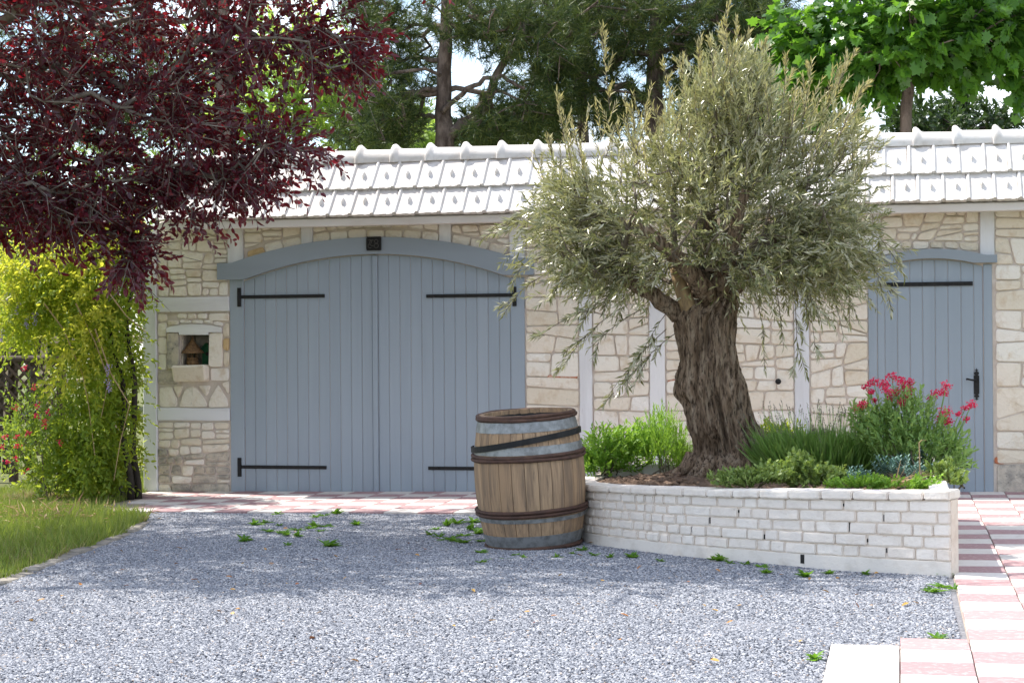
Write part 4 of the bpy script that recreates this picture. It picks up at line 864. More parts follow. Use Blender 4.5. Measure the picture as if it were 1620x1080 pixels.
    # drooping sprays round the lower edge
    dr = [(800, 372, 880, 330), (790, 498, 880, 430), (800, 360, 860, 310), (962, 636, 1062, 530), (880, 590, 985, 500), (850, 540, 960, 470), (1335, 545, 1300, 430), (1262, 578, 1262, 440), (1240, 560, 1225, 450), (1425, 408, 1350, 370), (1410, 470, 1345, 400), (1360, 520, 1330, 430), (990, 610, 1060, 520), (930, 560, 1010, 480), (1010, 575, 1060, 500), (1400, 430, 1340, 380), (870, 470, 930, 410), (1210, 540, 1200, 450), (1290, 560, 1280, 440), (815, 430, 890, 390), (1300, 520, 1270, 420), (900, 520, 990, 450)]
    R0_, R1_ = [], []
    for x1, y1, x0, y0 in dr:
        for rep in range(1):
            dy = rnd.uniform(-.35, .35); a = wp(x0 + rnd.uniform(-12, 12), y0 + rnd.uniform(-12, 12), dy); b = wp(x1 + rnd.gauss(0, 10 * rep), y1 + rnd.gauss(0, 10 * rep), dy); R0_.append(a); R1_.append(b - a + np.array([0, 0, .25 * np.linalg.norm(b - a)]))
            for f in (.3, .5, .65, .8, .9):
                if rnd.random() < .6: R0_.append(a + (b - a) * f + np.array([0, 0, .25 * np.linalg.norm(b - a) * (f - f * f)])); R1_.append((unit(b - a) + rvec(1)[0] * .6) * rnd.uniform(.08, .17))
    R0_, R1_ = np.array(R0_), np.array(R1_); rl = np.linalg.norm(R1_, axis=1); p3, d3, n3, _, _ = twigs(R0_, R1_, rl, 17, .85, .22)
    # thin stems under the leaves of shoots and sprays
    ps = []
    for a, v, dp in [(Q0[i], Q1[i], 0) for i in range(len(Q0))] + [(R0_[i], R1_[i], .22) for i in range(len(R0_))]:
        L1 = np.linalg.norm(v); ps.append(tube([a - TB + v * f - np.array([0, 0, dp * L1 * f * f]) for f in np.linspace(0, 1, 5)], np.linspace(.0036, .0014, 5), 4, False))
    V, Fc = join(ps); o = obj('shoot_stems', V, Fc, M['twig'], e); o['kind'] = 'stuff'
    Pa, Da, Na = (np.concatenate(q) for q in ((pos, p3), (d, d3), (nn, n3)))
    pq = (Pa - CAM) @ RN; ux, uy = 810 + F * pq[:, 0] / -pq[:, 2], 540 - F * pq[:, 1] / -pq[:, 2]
    fork = (ux > 1048) & (ux < 1150) & (uy > 418) & (uy < 530) & (Pa[:, 1] < YO + .1)          # the gap in the foliage before the fork
    keep = rng.random(len(Pa)) < np.where(fork, .10, .96); Pa, Da, Na = Pa[keep], Da[keep], Na[keep]
    leaves('crown', leaf_geo(Pa, Da, Na, rng.uniform(.046, .084, len(Pa)), rng.uniform(.0115, .018, len(Pa))), M['olive'], e)
    leaves('young_shoots', leaf_geo(p2, d2, n2, rng.uniform(.036, .068, len(p2)), rng.uniform(.008, .0125, len(p2))), M['olive_new'], e)
olive()

# ------------------------------------------------------------------ trees behind the roof
def gbase(px, Y): p = wall(px, 540, Y); return np.array([p[0], Y, gz(p[0])])
def plane_pts(pts, Y): return [wall(x, y, Y + (d[0] if d else 0)) for x, y, *d in pts]
def pine_tree(label, bx, Y, trunk, limbs, B, r_trunk, tufts=3, needles=46, nl=.16, r0=.006):
    b0 = gbase(bx, Y); e = empty('pine_tree', b0); tag(e, label, 'pine tree', 'pines behind the garage roof')
    tr = [b0] + [wall(x, y, Y) for x, y, _ in trunk]; rad = [trunk[0][2] * 1.15 / sc_px(Y, bx) / 2] + [w_ / sc_px(Y, bx) / 2 for _, _, w_ in trunk]
    P = np.array(tr); t = np.linspace(0, 1, 30); kk = np.concatenate([[0], np.cumsum(np.linalg.norm(np.diff(P, axis=0), axis=1))]); kk /= kk[-1]
    q = np.column_stack([np.interp(t, kk, P[:, i]) for i in range(3)]); q[1:-1] += rng.normal(size=(28, 3)) * .012
    V, Fc = tube(q - b0, np.interp(t, kk, rad), 12); obj('trunk', V, Fc, M['bark_pine'], e, True)
    for pts in limbs:
        P = np.array([wall(x, y, Y + d) for x, y, d, _ in pts]); t2 = np.linspace(0, 1, 16); q2 = np.column_stack([np.interp(t2, np.linspace(0, 1, len(P)), P[:, i]) for i in range(3)]); q2[1:-1] = .25 * q2[:-2] + .5 * q2[1:-1] + .25 * q2[2:]; q2[1:-1] += rng.normal(size=(14, 3)) * .012
        V, Fc = tube(q2 - b0, np.interp(t2, np.linspace(0, 1, len(pts)), [w_ / sc_px(Y, bx) / 2 for *_, w_ in pts]), 8); obj('limb', V, Fc, M['bark_pine'], e, True)
    tg = np.concatenate([blob(max(8, int(n * .74)), cx, cy, rx, ry, Y + dY, rd, .42) for n, cx, cy, rx, ry, dY, rd in B])
    sk = list(q[6:]) ; nt_ = len(sk); extra = []
    A, par, tips = grow(sk, list(tg), .22, .10, .5, .28)
    limb_mesh('branch', A, par, tips, r0, M['bark_pine'], e, .45, 5, .06)
    Tn = A[tips]; dirs = unit(Tn - A[par[tips]]); C = np.repeat(Tn, tufts, axis=0) + rng.normal(size=(len(Tn) * tufts, 3)) * .07; CD = unit(np.repeat(dirs, tufts, axis=0) * .8 + rvec(len(C)) * .6 + np.array([0, 0, .5]))
    # a shoot: needles bristle all round a short stem, pointing forwards
    n = needles; s_ = rng.random((len(C), n)) ; P = C[:, None] + CD[:, None] * (s_ * .20)[:, :, None]; D = unit(CD[:, None] * .75 + unit(rng.normal(size=(len(C), n, 3))) * 1.0)
    P, D = P.reshape(-1, 3), D.reshape(-1, 3); NT = np.array([(0, .5, 0), (0, -.5, 0), (1, 0, -.05)]), np.array([(0, 1, 2)])
    leaves('needles', leaf_geo(P, D, rvec(len(P)), rng.uniform(nl * .75, nl * 1.2, len(P)), .010, NT), M['pine'], e)
pine_tree('forked dark pine rising behind the middle of the garage roof', 702, 6.0, [(702, 300, 36), (702, 235, 33), (702, 169, 25), (704, 110, 23), (706, 40, 20), (708, -60, 17), (706, -260, 12)],
          [[(706, 215, 0, 22), (740, 196, .1, 19), (768, 165, .2, 17), (785, 125, .2, 14), (808, 80, .1, 10)], [(700, 178, -.1, 9), (740, 140, -.2, 8), (785, 118, -.3, 7), (830, 140, -.3, 5)], [(695, 138, 0, 8), (660, 145, -.2, 7), (620, 175, -.3, 5), (605, 195, -.3, 3)], [(692, 185, 0, 8), (665, 180, .2, 7), (640, 195, .3, 5)], [(700, 95, 0, 8), (650, 90, .2, 6), (610, 105, .3, 4)]],
          [(60, 600, 30, 60, 40, 0, 1.0), (90, 760, 45, 90, 55, 0, 1.2), (70, 620, 160, 55, 45, -.2, .8), (40, 600, 215, 65, 25, -.2, .8), (60, 850, 70, 80, 70, .2, 1.2), (45, 800, 175, 80, 30, .3, .9), (110, 720, -90, 190, 90, 0, 1.8), (35, 760, 215, 60, 20, .3, .8), (40, 650, 90, 40, 40, .3, .8)], .13)
pine_tree('broad dark pine behind the olive crown', 1035, 7.5, [(1038, 260, 34), (1036, 200, 31), (1035, 150, 28), (1037, 90, 25), (1040, 0, 22), (1045, -150, 14)],
          [[(1030, 170, 0, 14), (990, 130, -.2, 12), (960, 150, -.3, 8), (930, 120, -.4, 6)], [(1040, 130, 0, 12), (1090, 90, .2, 10), (1140, 70, .2, 7)], [(1030, 60, 0, 10), (985, 20, -.3, 8), (940, 10, -.4, 5)]],
          [(170, 960, 40, 110, 75, 0, 1.4), (170, 1090, 50, 120, 80, 0, 1.5), (120, 1190, 40, 80, 90, .2, 1.3), (90, 900, 130, 70, 60, -.2, 1.0), (60, 980, 180, 60, 45, 0, 1.0), (70, 1110, 150, 80, 60, 0, 1.0), (140, 1040, -110, 210, 90, 0, 2.0), (55, 1220, 60, 40, 60, 0, .9), (45, 860, 200, 60, 28, 0, .9)], .15)
pine_tree('slender dark pine between the forked pine and the broad one', 921, 9.5, [(921, 260, 18), (922, 180, 17), (921, 120, 15), (923, 40, 13), (925, -100, 9)], [],
          [(80, 860, 30, 90, 60, 0, 1.2), (80, 930, -10, 110, 60, 0, 1.4), (50, 880, 150, 60, 60, 0, 1.0), (40, 830, 210, 70, 25, 0, 1.0)], .1)
pine_tree('pale grey conifer trunk with drooping boughs behind the purple tree', 357, 5.5, [(360, 260, 36), (358, 200, 34), (354, 130, 30), (352, 60, 27), (350, -40, 24), (348, -250, 14)],
          [[(352, 100, 0, 9), (310, 130, -.2, 7), (280, 135, -.3, 5)]], [(110, 200, 90, 130, 90, 0, 1.3), (60, 120, 190, 110, 60, 0, 1.1), (40, 260, 200, 70, 40, 0, .9), (60, 330, -60, 130, 50, 0, 1.3), (50, 60, 60, 90, 80, 0, 1.2)], .15, nl=.13)

def leafy_tree(name, label, cat, bx, Y, trunk_px, B, mat, bark, size, asp, per=14, tl=.3, tpl=OVAL, r0=.006, group=None, droop=.05, spread=1.0, wood='branch', shell=.45, trunk_r=None, step=.2, upb=.25):
    b0 = gbase(bx, Y); e = empty(name, b0); tag(e, label, cat, group)
    tr = np.array([b0] + [wall(x, y, Y) for x, y in trunk_px]); t = np.linspace(0, 1, 18); kk = np.concatenate([[0], np.cumsum(np.linalg.norm(np.diff(tr, axis=0), axis=1))]); kk /= kk[-1]; q = np.column_stack([np.interp(t, kk, tr[:, i]) for i in range(3)]); q[1:-1] += rng.normal(size=(16, 3)) * .01
    V, Fc = tube(q - b0, np.linspace(trunk_r, trunk_r * .45, 18), 10); obj('trunk', V, Fc, bark, e, True)
    tg = np.concatenate([blob(n, cx, cy, rx, ry, Y + dY, rd, shell) for n, cx, cy, rx, ry, dY, rd in B]); tg = tg[tg[:, 2] > .25]
    A, par, tips = grow(list(q[7:]), list(tg), step, .2, .4, .25); limb_mesh(wood, A, par, tips, r0, bark, e, .45, 5, trunk_r * .8)
    Tn = A[tips]; ctr = tg.mean(axis=0); D = unit(unit(Tn - A[par[tips]]) + rvec(len(Tn)) * .7 + np.array([0, 0, upb])); D2 = unit(unit(Tn - ctr) * .5 + rvec(len(Tn)) + np.array([0, 0, upb - .1]))
    pos, d, nn, _, _ = twigs(np.concatenate([Tn, Tn]), np.concatenate([D, D2]), rng.uniform(tl * .6, tl * 1.3, 2 * len(Tn)), per, spread, droop)
    nn = unit(nn + np.array([0, 0, .7])); L_ = rng.uniform(size * .65, size * 1.25, len(pos))
    return e, pos, d, nn, L_, A, par, tips
e, p, d, n_, L_, *_ = leafy_tree('broadleaf_tree', 'light green broadleaf tree between the grey trunk and the forked pine', 'tree', 470, 9.0, [(470, 260), (472, 200), (475, 120), (478, 40)], [(190, 470, 130, 115, 110, 0, 1.5), (80, 400, 190, 70, 60, 0, 1.0), (70, 550, 150, 60, 70, 0, 1.0), (40, 610, 215, 70, 25, 0, .9), (40, 320, 150, 70, 80, 0, 1.2)], M['lime'], M['bark_grey'], .10, .6, 14, .35, trunk_r=.13)
leaves('crown', leaf_geo(p, d, n_, L_, L_ * .48, OVAL), M['lime'], e)
# maple: the leaves that show largest are single parts, the rest one crown
e, p, d, n_, L_, *_ = leafy_tree('maple_tree', 'bright green maple with broad lobed leaves above the right end of the roof', 'maple tree', 1432, 4.2, [(1432, 240), (1432, 190), (1438, 120), (1446, 40), (1455, -60)], [(75, 1330, 70, 95, 65, 0, .9), (115, 1470, 45, 150, 80, 0, 1.1), (50, 1580, 55, 80, 50, -.2, .9), (40, 1400, 110, 60, 40, -.2, .7), (36, 1290, 130, 45, 40, -.1, .6), (30, 1480, 80, 70, 36, -.3, .7), (8, 1615, 120, 15, 20, -.2, .3), (120, 1480, -90, 200, 70, 0, 1.4), (60, 1700, 40, 90, 100, 0, 1.0), (25, 1265, 60, 40, 70, 0, .6)], M['maple'], M['bark_pine'], .128, 1, 9, .34, trunk_r=.085, droop=.12)
d = unit(d + np.array([0, 0, -.35])); far = np.ones(len(p), bool)
idx = [i for i in np.argsort(p[:, 1]) if 1250 < (lambda q: 810 + F * q[0] / -q[2])(RN.T @ (p[i] - CAM)) < 1620 and 0 < (lambda q: 540 - F * q[1] / -q[2])(RN.T @ (p[i] - CAM)) < 200][:220]; far[idx] = False
leaves('crown', leaf_geo(p[far], d[far], n_[far], L_[far], L_[far] * .95, MAPLE), M['maple'], e)
g1, f1 = leaf_geo(np.zeros((1, 3)), np.array([[1., 0, 0]]), np.array([[0, 0, 1.]]), 1.0, .95, MAPLE); lme = mesh_np('leaf', g1, f1, M['maple'])
for i in idx:
    S_ = unit(np.cross(d[i], n_[i])); Nn = np.cross(S_, d[i]); o = link('leaf', lme, e); m4 = Matrix([[d[i][k], S_[k], Nn[k]] for k in range(3)]).to_4x4()
    o.matrix_local = Matrix.Translation((p[i] - np.array(e.location)).tolist()) @ m4 @ Matrix.Scale(float(L_[i]), 4)
for bx, Y, lab, B in ((1470, 13, 'small dark tree top showing over the ridge under the maple', [(60, 1450, 195, 40, 28, 0, .8), (30, 1500, 205, 40, 18, 0, .8)]), (1545, 14, 'dark tree tops on the skyline at the far right of the ridge', [(50, 1520, 185, 26, 34, 0, .8), (45, 1575, 195, 30, 20, 0, .8)]), (790, 15, 'dark rounded tree low behind the forked pine', [(90, 800, 225, 90, 40, 0, 1.4), (60, 690, 230, 70, 30, 0, 1.2)]), (600, 16, 'pale green tree low behind the left pine branches', [(90, 600, 225, 80, 45, 0, 1.4), (60, 640, 190, 50, 40, 0, 1.2)]), (1180, 16, 'dark tree behind the olive crown and left of the maple', [(120, 1180, 190, 110, 60, 0, 1.5), (70, 1290, 210, 70, 30, 0, 1.2), (60, 1240, 150, 50, 50, 0, 1.2)])):
    lt = bx == 600; e, p, d, n_, L_, *_ = leafy_tree('distant_tree', lab, 'tree', bx, Y, [(bx, 300), (bx, 235), (bx, 205)], B, M['far_lt'] if lt else M['far'], M['bark_dark'], .11, .5, 12, .3, group='trees on the skyline', trunk_r=.10)
    leaves('crown', leaf_geo(p, d, n_, L_, L_ * .5, OVAL), M['far_lt'] if lt else M['far'], e)

# ------------------------------------------------------------------ purple plum, front left
PB = np.array([-7.9, -4.6, gz(-7.9)])
def plum():
    e = empty('purple_plum_tree', PB); tag(e, 'purple leaved plum tree overhanging the left end of the roof', 'plum tree')
    tr = np.array([PB, PB + (.05, .02, .8), PB + (.15, 0, 1.6), PB + (.35, .05, 2.2), PB + (.5, .1, 2.8), PB + (.7, .1, 3.6), PB + (.9, .1, 4.4)]); t = np.linspace(0, 1, 26); kk = np.linspace(0, 1, len(tr)); q = np.column_stack([np.interp(t, kk, tr[:, i]) for i in range(3)]); q[1:-1] += rng.normal(size=(24, 3)) * .012
    V, Fc = tube(q - PB, np.linspace(.16, .07, 26), 12); obj('trunk', V, Fc, M['bark_grey'], e, True)
    Y = -3.9
    B = [(170, 150, 120, 300, 150, 0, 1.0), (95, 60, 260, 190, 120, 0, .9), (42, 430, 60, 120, 80, 0, .8), (26, 545, 75, 60, 55, .1, .5), (40, 300, 210, 130, 80, 0, .8), (18, 450, 235, 70, 50, .1, .6), (44, 290, 285, 110, 32, .2, .6), (26, 390, 285, 45, 32, .2, .4), (36, 160, 335, 80, 35, 0, .5), (24, 205, 405, 22, 36, .1, .25), (50, 50, 330, 110, 45, 0, .7), (5, 300, 345, 45, 15, .2, .3),
         (170, 110, -190, 380, 160, 0, 1.3), (200, -250, 150, 200, 250, -.2, 1.2), (160, 480, -200, 260, 130, -.2, 1.2), (70, 560, -110, 130, 90, 0, .9), (120, -100, -80, 250, 200, -1.2, .9), (110, 420, -330, 280, 110, -.6, 1.0), (40, 700, -330, 160, 90, -.5, .8)]
    top = np.column_stack([rng.uniform(-9.0, -4.5, 640), rng.uniform(-5.7, -1.8, 640), rng.uniform(3.8, 5.2, 640)])
    top2 = np.column_stack([rng.uniform(-8.6, -4.9, 190), rng.uniform(-2.2, -.9, 190), rng.uniform(4.2, 5.3, 190)])
    tg = np.concatenate([blob(n, cx, cy, rx, ry, Y + dY, rd, .5) for n, cx, cy, rx, ry, dY, rd in B] + [top, top2]); tg = tg[tg[:, 2] > 1.5]
    A, par, tips = grow(list(q[8:]), list(tg), .15, .22, .22, .13); limb_mesh('branch', A, par, tips, .0042, M['bark_grey'], e, .38, 6, .036)
    Tn = A[tips]; dr = unit(Tn - A[par[tips]]); P0 = np.concatenate([Tn, Tn, A[par[tips]]]); D = unit(np.concatenate([dr, dr * .5, dr * .3]) + rvec(3 * len(Tn)) * np.repeat([.5, .9, 1.0], len(Tn))[:, None] + np.array([.10, 0, .02])); L_ = rng.uniform(.14, .40, len(P0))
    pos, d, nn, _, _ = twigs(P0, D, L_, 11, 1.0, .12, False); nn = unit(nn + np.array([0, 0, .5])); l = rng.uniform(.04, .075, len(pos))
    leaves('crown', leaf_geo(pos, d, nn, l, l * rng.uniform(.42, .6, len(l)), OVAL), M['plum'], e)
    ps = [tube([P0[i] - PB + D[i] * L_[i] * f - np.array([0, 0, .12 * L_[i] * f * f]) for f in (0, .5, 1)], (.0032, .0024, .0014), 4, False) for i in range(len(P0))]
    # bare crossing twigs inside the crown
    bt = A[rng.integers(30, len(A), 1300)]
    for a in bt:
        v = rvec(1)[0] * rnd.uniform(.2, .55); c = rvec(1)[0] * .06; ps.append(tube([a - PB, a - PB + v * .5 + c, a - PB + v], (.004, .003, .0015), 4, False))
    V, Fc = join(ps); o = obj('twigs', V, Fc, M['bark_grey'], e); o['kind'] = 'stuff'
plum()

# ------------------------------------------------------------------ climber, shrubs and fence beyond the corner post
def climber():
    Y = -.75; b0 = gbase(205, Y); e = empty('wisteria_climber', b0); tag(e, 'yellow green wisteria climbing beside the white corner post', 'climber')
    for k, (pts) in enumerate(([(205, 780), (200, 700), (190, 600), (170, 480), (150, 380)], [(215, 785), (214, 690), (205, 560), (205, 450), (190, 360)], [(190, 780), (175, 690), (160, 560), (110, 430), (40, 400)])):
        P = np.array([wall(x, y, Y + .1 * k) for x, y in pts]); P[0][2] = gz(P[0][0]); t = np.linspace(0, 1, 16); q = np.column_stack([np.interp(t, np.linspace(0, 1, len(P)), P[:, i]) for i in range(3)]) + np.column_stack([.02 * np.sin(t * 17 + k), .02 * np.cos(t * 15), 0 * t]); V, Fc = tube(q - b0, np.linspace(.035, .014, 16), 8); obj('stem', V, Fc, M['bark_dark'] if k < 2 else M['bark_grey'], e, True)
    def sprays(B, name, mat):
        P = np.concatenate([blob(n, cx, cy, rx, ry, Y + dY, rd, .45) for n, cx, cy, rx, ry, dY, rd in B]); P = P[P[:, 2] > gz(-7) + .12]
        P = P[P[:, 0] < wx(205, 600, Y)]; D = unit(rvec(len(P)) * .8 + np.array([-.05, -.35, -.15])); pos, d, nn, _, _ = twigs(P, D, rng.uniform(.16, .30, len(P)), 9, 1.1, .35); ok = pos[:, 0] < wx(226, 600, Y) + .3 * rng.random(len(pos)) ** 6; pos, d, nn = pos[ok], d[ok], nn[ok]; nn = unit(nn + np.array([0, 0, .6])); l = rng.uniform(.036, .068, len(pos)); leaves(name, leaf_geo(pos, d, nn, l, l * .42, OVAL), mat, e)
    sprays([(420, 160, 560, 62, 110, 0, .45), (520, 150, 690, 75, 95, 0, .5), (240, 200, 470, 28, 120, .1, .35), (420, 110, 440, 100, 80, 0, .5), (280, 60, 470, 60, 60, 0, .5), (120, 200, 640, 26, 120, .15, .3), (200, 120, 745, 80, 40, -.1, .4), (200, 150, 380, 70, 50, .1, .4), (90, 30, 520, 40, 40, .1, .4)], 'foliage', M['wist'])
    sprays([(150, 60, 400, 90, 70, -.2, .45), (110, 150, 420, 70, 70, -.25, .4), (60, 30, 470, 50, 60, -.25, .4), (90, 200, 360, 30, 40, -.1, .3), (60, 150, 520, 50, 60, -.35, .2), (40, 110, 570, 40, 50, -.4, .2)], 'yellow_foliage', M['wist_y'])
    for pts in ([(150, 520), (175, 590), (205, 640), (190, 700), (180, 760)], [(70, 480), (100, 520), (130, 590), (140, 640), (150, 720)], [(170, 460), (200, 500), (232, 526)], [(120, 480), (150, 540), (172, 600), (160, 660)]):
        P = np.array([wall(x, y, Y - .42) for x, y in pts]); V, Fc = tube(P - b0, np.linspace(.007, .003, len(P)), 5); obj('trailing_vine', V, Fc, M['straw'], e)
    for i, (x, y) in enumerate(((12, 462), (28, 478), (55, 495), (42, 500), (172, 600), (170, 575), (3, 520))):
        c = wall(x, y, Y - .45); n = 46; f = rng.random(n); P = c + np.column_stack([rng.normal(size=n) * .018 * (1.1 - f), rng.normal(size=n) * .018, -.11 * f]); g = leaf_geo(P - b0, rvec(n), rvec(n), .014, .012, OVAL); o = link('flower_raceme', mesh_np('flower_raceme', g[0], g[1], M['mauve']), e)
climber()
def shrub(name, label, cat, bx, by, Y, B, mat, size, asp, per, tl, flowers=None, up=.5, tpl=OVAL, group=None, spread=1.0, droop=.08, stem=None, h0=0.0, nst=10):
    c = gnd(bx, by, h0) if Y is None else gbase(bx, Y); c = np.array([c[0], c[1], gz(c[0]) + h0 * hs(c[0])]); e = empty(name, c); tag(e, label, cat, group); Yc = c[1]
    P = np.concatenate([blob(n, cx, cy, rx, ry, Yc + dY, rd, .5) for n, cx, cy, rx, ry, dY, rd in B]); P = P[P[:, 2] > c[2] + .01]
    D = unit(unit(P - c) * .6 + rvec(len(P)) * .6 + np.array([0, 0, up])); pos, d, nn, _, _ = twigs(P, D, rng.uniform(tl * .6, tl * 1.3, len(P)), per, spread, droop); l = rng.uniform(size * .65, size * 1.25, len(pos)); nn = unit(nn + np.array([0, 0, .3])); leaves('foliage', leaf_geo(pos, d, nn, l, l * asp, tpl), mat, e)
    ps = []
    for i in rng.integers(0, len(P), nst):
        b = c + rng.normal(size=3) * np.array([.08, .06, 0]); m_ = (b + P[i]) / 2 + rng.normal(size=3) * .03; ps.append(tube(np.array([b, m_, P[i]]) - c, (.006, .005, .003), 5, False))
    V, Fc = join(ps); o = obj('stems', V, Fc, stem or M['twig'], e); o['kind'] = 'stuff'
    return e, c, P
e, c, P = shrub('flowering_sage', 'loose green sage bush with small red flowers at the far left', 'shrub', 75, 760, -.9, [(170, 70, 690, 60, 70, 0, .4), (120, 110, 740, 70, 40, 0, .4), (70, 30, 720, 40, 50, 0, .3)], M['salvia'], .045, .5, 9, .22)
for x, y in ((8, 690), (24, 645), (28, 705), (40, 583), (53, 612), (60, 640), (70, 665), (75, 650), (27, 690), (12, 730), (42, 745), (3, 705), (95, 700), (26, 725), (44, 684), (57, 657), (72, 670)):
    q = wall(x, y, c[1] - .42); n = 14; g = leaf_geo(q - c + rng.normal(size=(n, 3)) * .012, rvec(n), rvec(n), .022, .016, OVAL); link('flower', mesh_np('flower', g[0], g[1], M['redfl']), e)
shrub('undergrowth_bush', 'low dark green growth at the foot of the corner post', 'shrub', 215, 790, -.35, [(110, 190, 745, 40, 40, 0, .25), (40, 205, 778, 16, 10, 0, .2), (60, 150, 770, 50, 20, 0, .3)], M['wist'], .05, .5, 8, .18)
# lattice fence and the rail fence behind it
fy = 1.3; fb = gbase(20, fy); fe = empty('lattice_fence', fb); tag(fe, 'dark wooden lattice fence with a rounded top rail at the left edge', 'fence')
x0, x1 = wx(-60, 640, fy), wx(92, 640, fy); z0, z1 = wz(30, 715, fy), wz(30, 572, fy)
V, Fc = tube([np.array([x, fy, z1 + .025]) - fb for x in np.linspace(x0, x1, 8)], .04, 8); obj('top_rail', V, Fc, M['fence'], fe, True)
V, Fc = bbox(x0 - fb[0], x1 - fb[0], -.03, .03, z0 - fb[2] - .03, z0 - fb[2] + .03, .006); obj('bottom_rail', V, Fc, M['fence'], fe)
for sgn in (-1, 1):
    for k in range(14):
        a = x0 + (x1 - x0) * (k - 4) / 9; b = a + (z1 - z0); pa, pb = ((a, z0), (b, z1)) if sgn > 0 else ((a, z1), (b, z0))
        lo, hi = max(a, x0), min(b, x1)
        if hi - lo < .08: continue
        f0, f1 = (lo - a) / (b - a), (hi - a) / (b - a); A_ = (lo, pa[1] + (pb[1] - pa[1]) * f0); B_ = (hi, pa[1] + (pb[1] - pa[1]) * f1); V, Fc = tube([np.array([A_[0], fy + .014 * sgn, A_[1]]) - fb, np.array([B_[0], fy + .014 * sgn, B_[1]]) - fb], .017, 6); obj('slat', V, Fc, M['fence'], fe)
for x in (x0, (x0 + x1) / 2, x1): V, Fc = bbox(x - fb[0] - .04, x - fb[0] + .04, .035, .11, -.05, z1 - fb[2] + .06, .008); obj('post', V, Fc, M['fence'], fe)
ry = 7.0; rb = gbase(40, ry); re_ = empty('rail_fence', rb); tag(re_, 'pale wooden rail fence beyond the lattice', 'fence')
for x in (-140, 12, 66, 180): X = wx(x, 560, ry); V, Fc = bbox(X - rb[0] - .06, X - rb[0] + .06, -.06, .06, -.05, wz(x, 494 if x == 12 else 520, ry) - rb[2], .01); obj('post', V, Fc, M['rail'], re_)
for y in (538, 605): z = wz(40, y, ry); V, Fc = bbox(wx(-160, y, ry) - rb[0], wx(230, y, ry) - rb[0], -.12, -.065, z - rb[2] - .05, z - rb[2] + .05, .01); obj('rail', V, Fc, M['rail'], re_)
for bx, top, Y, r in ((22, 330, 2.6, .05), (58, 330, 3.0, .055), (6, 330, 3.4, .06)):
    b0 = gbase(bx - 14, Y); e = empty('young_tree', b0); tag(e, {22: 'leaning young tree with dark stem behind the lattice fence', 58: 'young tree with straight dark stem behind the lattice fence', 6: 'young dark stemmed tree at the very left edge'}[bx], 'tree', 'young trees behind the lattice')
    q = np.array([b0, wall(bx - 5, 600, Y), wall(bx + 6, 500, Y), wall(bx + 8, 400, Y)]); t = np.linspace(0, 1, 12); q = np.column_stack([np.interp(t, np.linspace(0, 1, 4), q[:, i]) for i in range(3)]); V, Fc = tube(q - b0, np.linspace(r, r * .6, 12), 8); obj('trunk', V, Fc, M['bark_dark'], e, True)
    P = np.concatenate([blob(150, bx + 10, 400, 80, 80, Y, .9, .5)]); pos, d, nn, _, _ = twigs(P, rvec(len(P)), rng.uniform(.2, .4, len(P)), 10, 1, .1); l = rng.uniform(.05, .09, len(pos)); leaves('crown', leaf_geo(pos, d, nn, l, l * .5, OVAL), M['far_lt'], e)
for bx, Y, lab, B in ((-40, 24, 'big dark hedge tree in the far left distance', [(420, -60, 420, 260, 160, 0, 2.5)]), (160, 27, 'big light green tree far behind the climber', [(420, 160, 380, 230, 180, 0, 2.5)]), (60, 20, 'light green bush beyond the rail fence', [(240, 60, 520, 130, 40, 0, 1.2)])):
    e, p, d, n_, L_, *_ = leafy_tree('background_tree', lab, 'tree', bx, Y, [(bx, 520), (bx, 480), (bx, 440)], B, M['far_lt'], M['bark_dark'], .16, .5, 14, .6, trunk_r=.16, group='trees in the left distance'); mt = M['far'] if bx == -40 else M['far_lt']; leaves('crown', leaf_geo(p, d, n_, L_, L_ * .5, OVAL), mt, e)

# ------------------------------------------------------------------ plants in the bed
S = .43
shrub('green_herb', 'bright green leafy herb clump beside the barrel', 'herb', 960, 735, None, [(220, 965, 722, 42, 32, 0, .22), (160, 1010, 715, 45, 30, .15, .25), (90, 945, 745, 24, 14, -.05, .12)], M['herb'], .042, .45, 9, .13, h0=S)
shrub('tall_weed', 'feathery green weed clump with thin upright stalks left of the olive trunk', 'weed', 1050, 735, None, [(170, 1052, 715, 34, 36, 0, .2), (60, 1045, 690, 30, 24, .1, .2), (90, 1075, 735, 14, 16, 0, .15)], M['herb'], .038, .22, 11, .17, up=1.3, h0=S, tpl=LANCE, spread=.6)
shrub('yellow_green_bush', 'yellow green leafy bush behind the right side of the trunk', 'shrub', 1232, 738, None, [(200, 1230, 712, 34, 34, .15, .2), (60, 1262, 730, 25, 20, .1, .2)], M['wist'], .04, .5, 8, .12, h0=S)
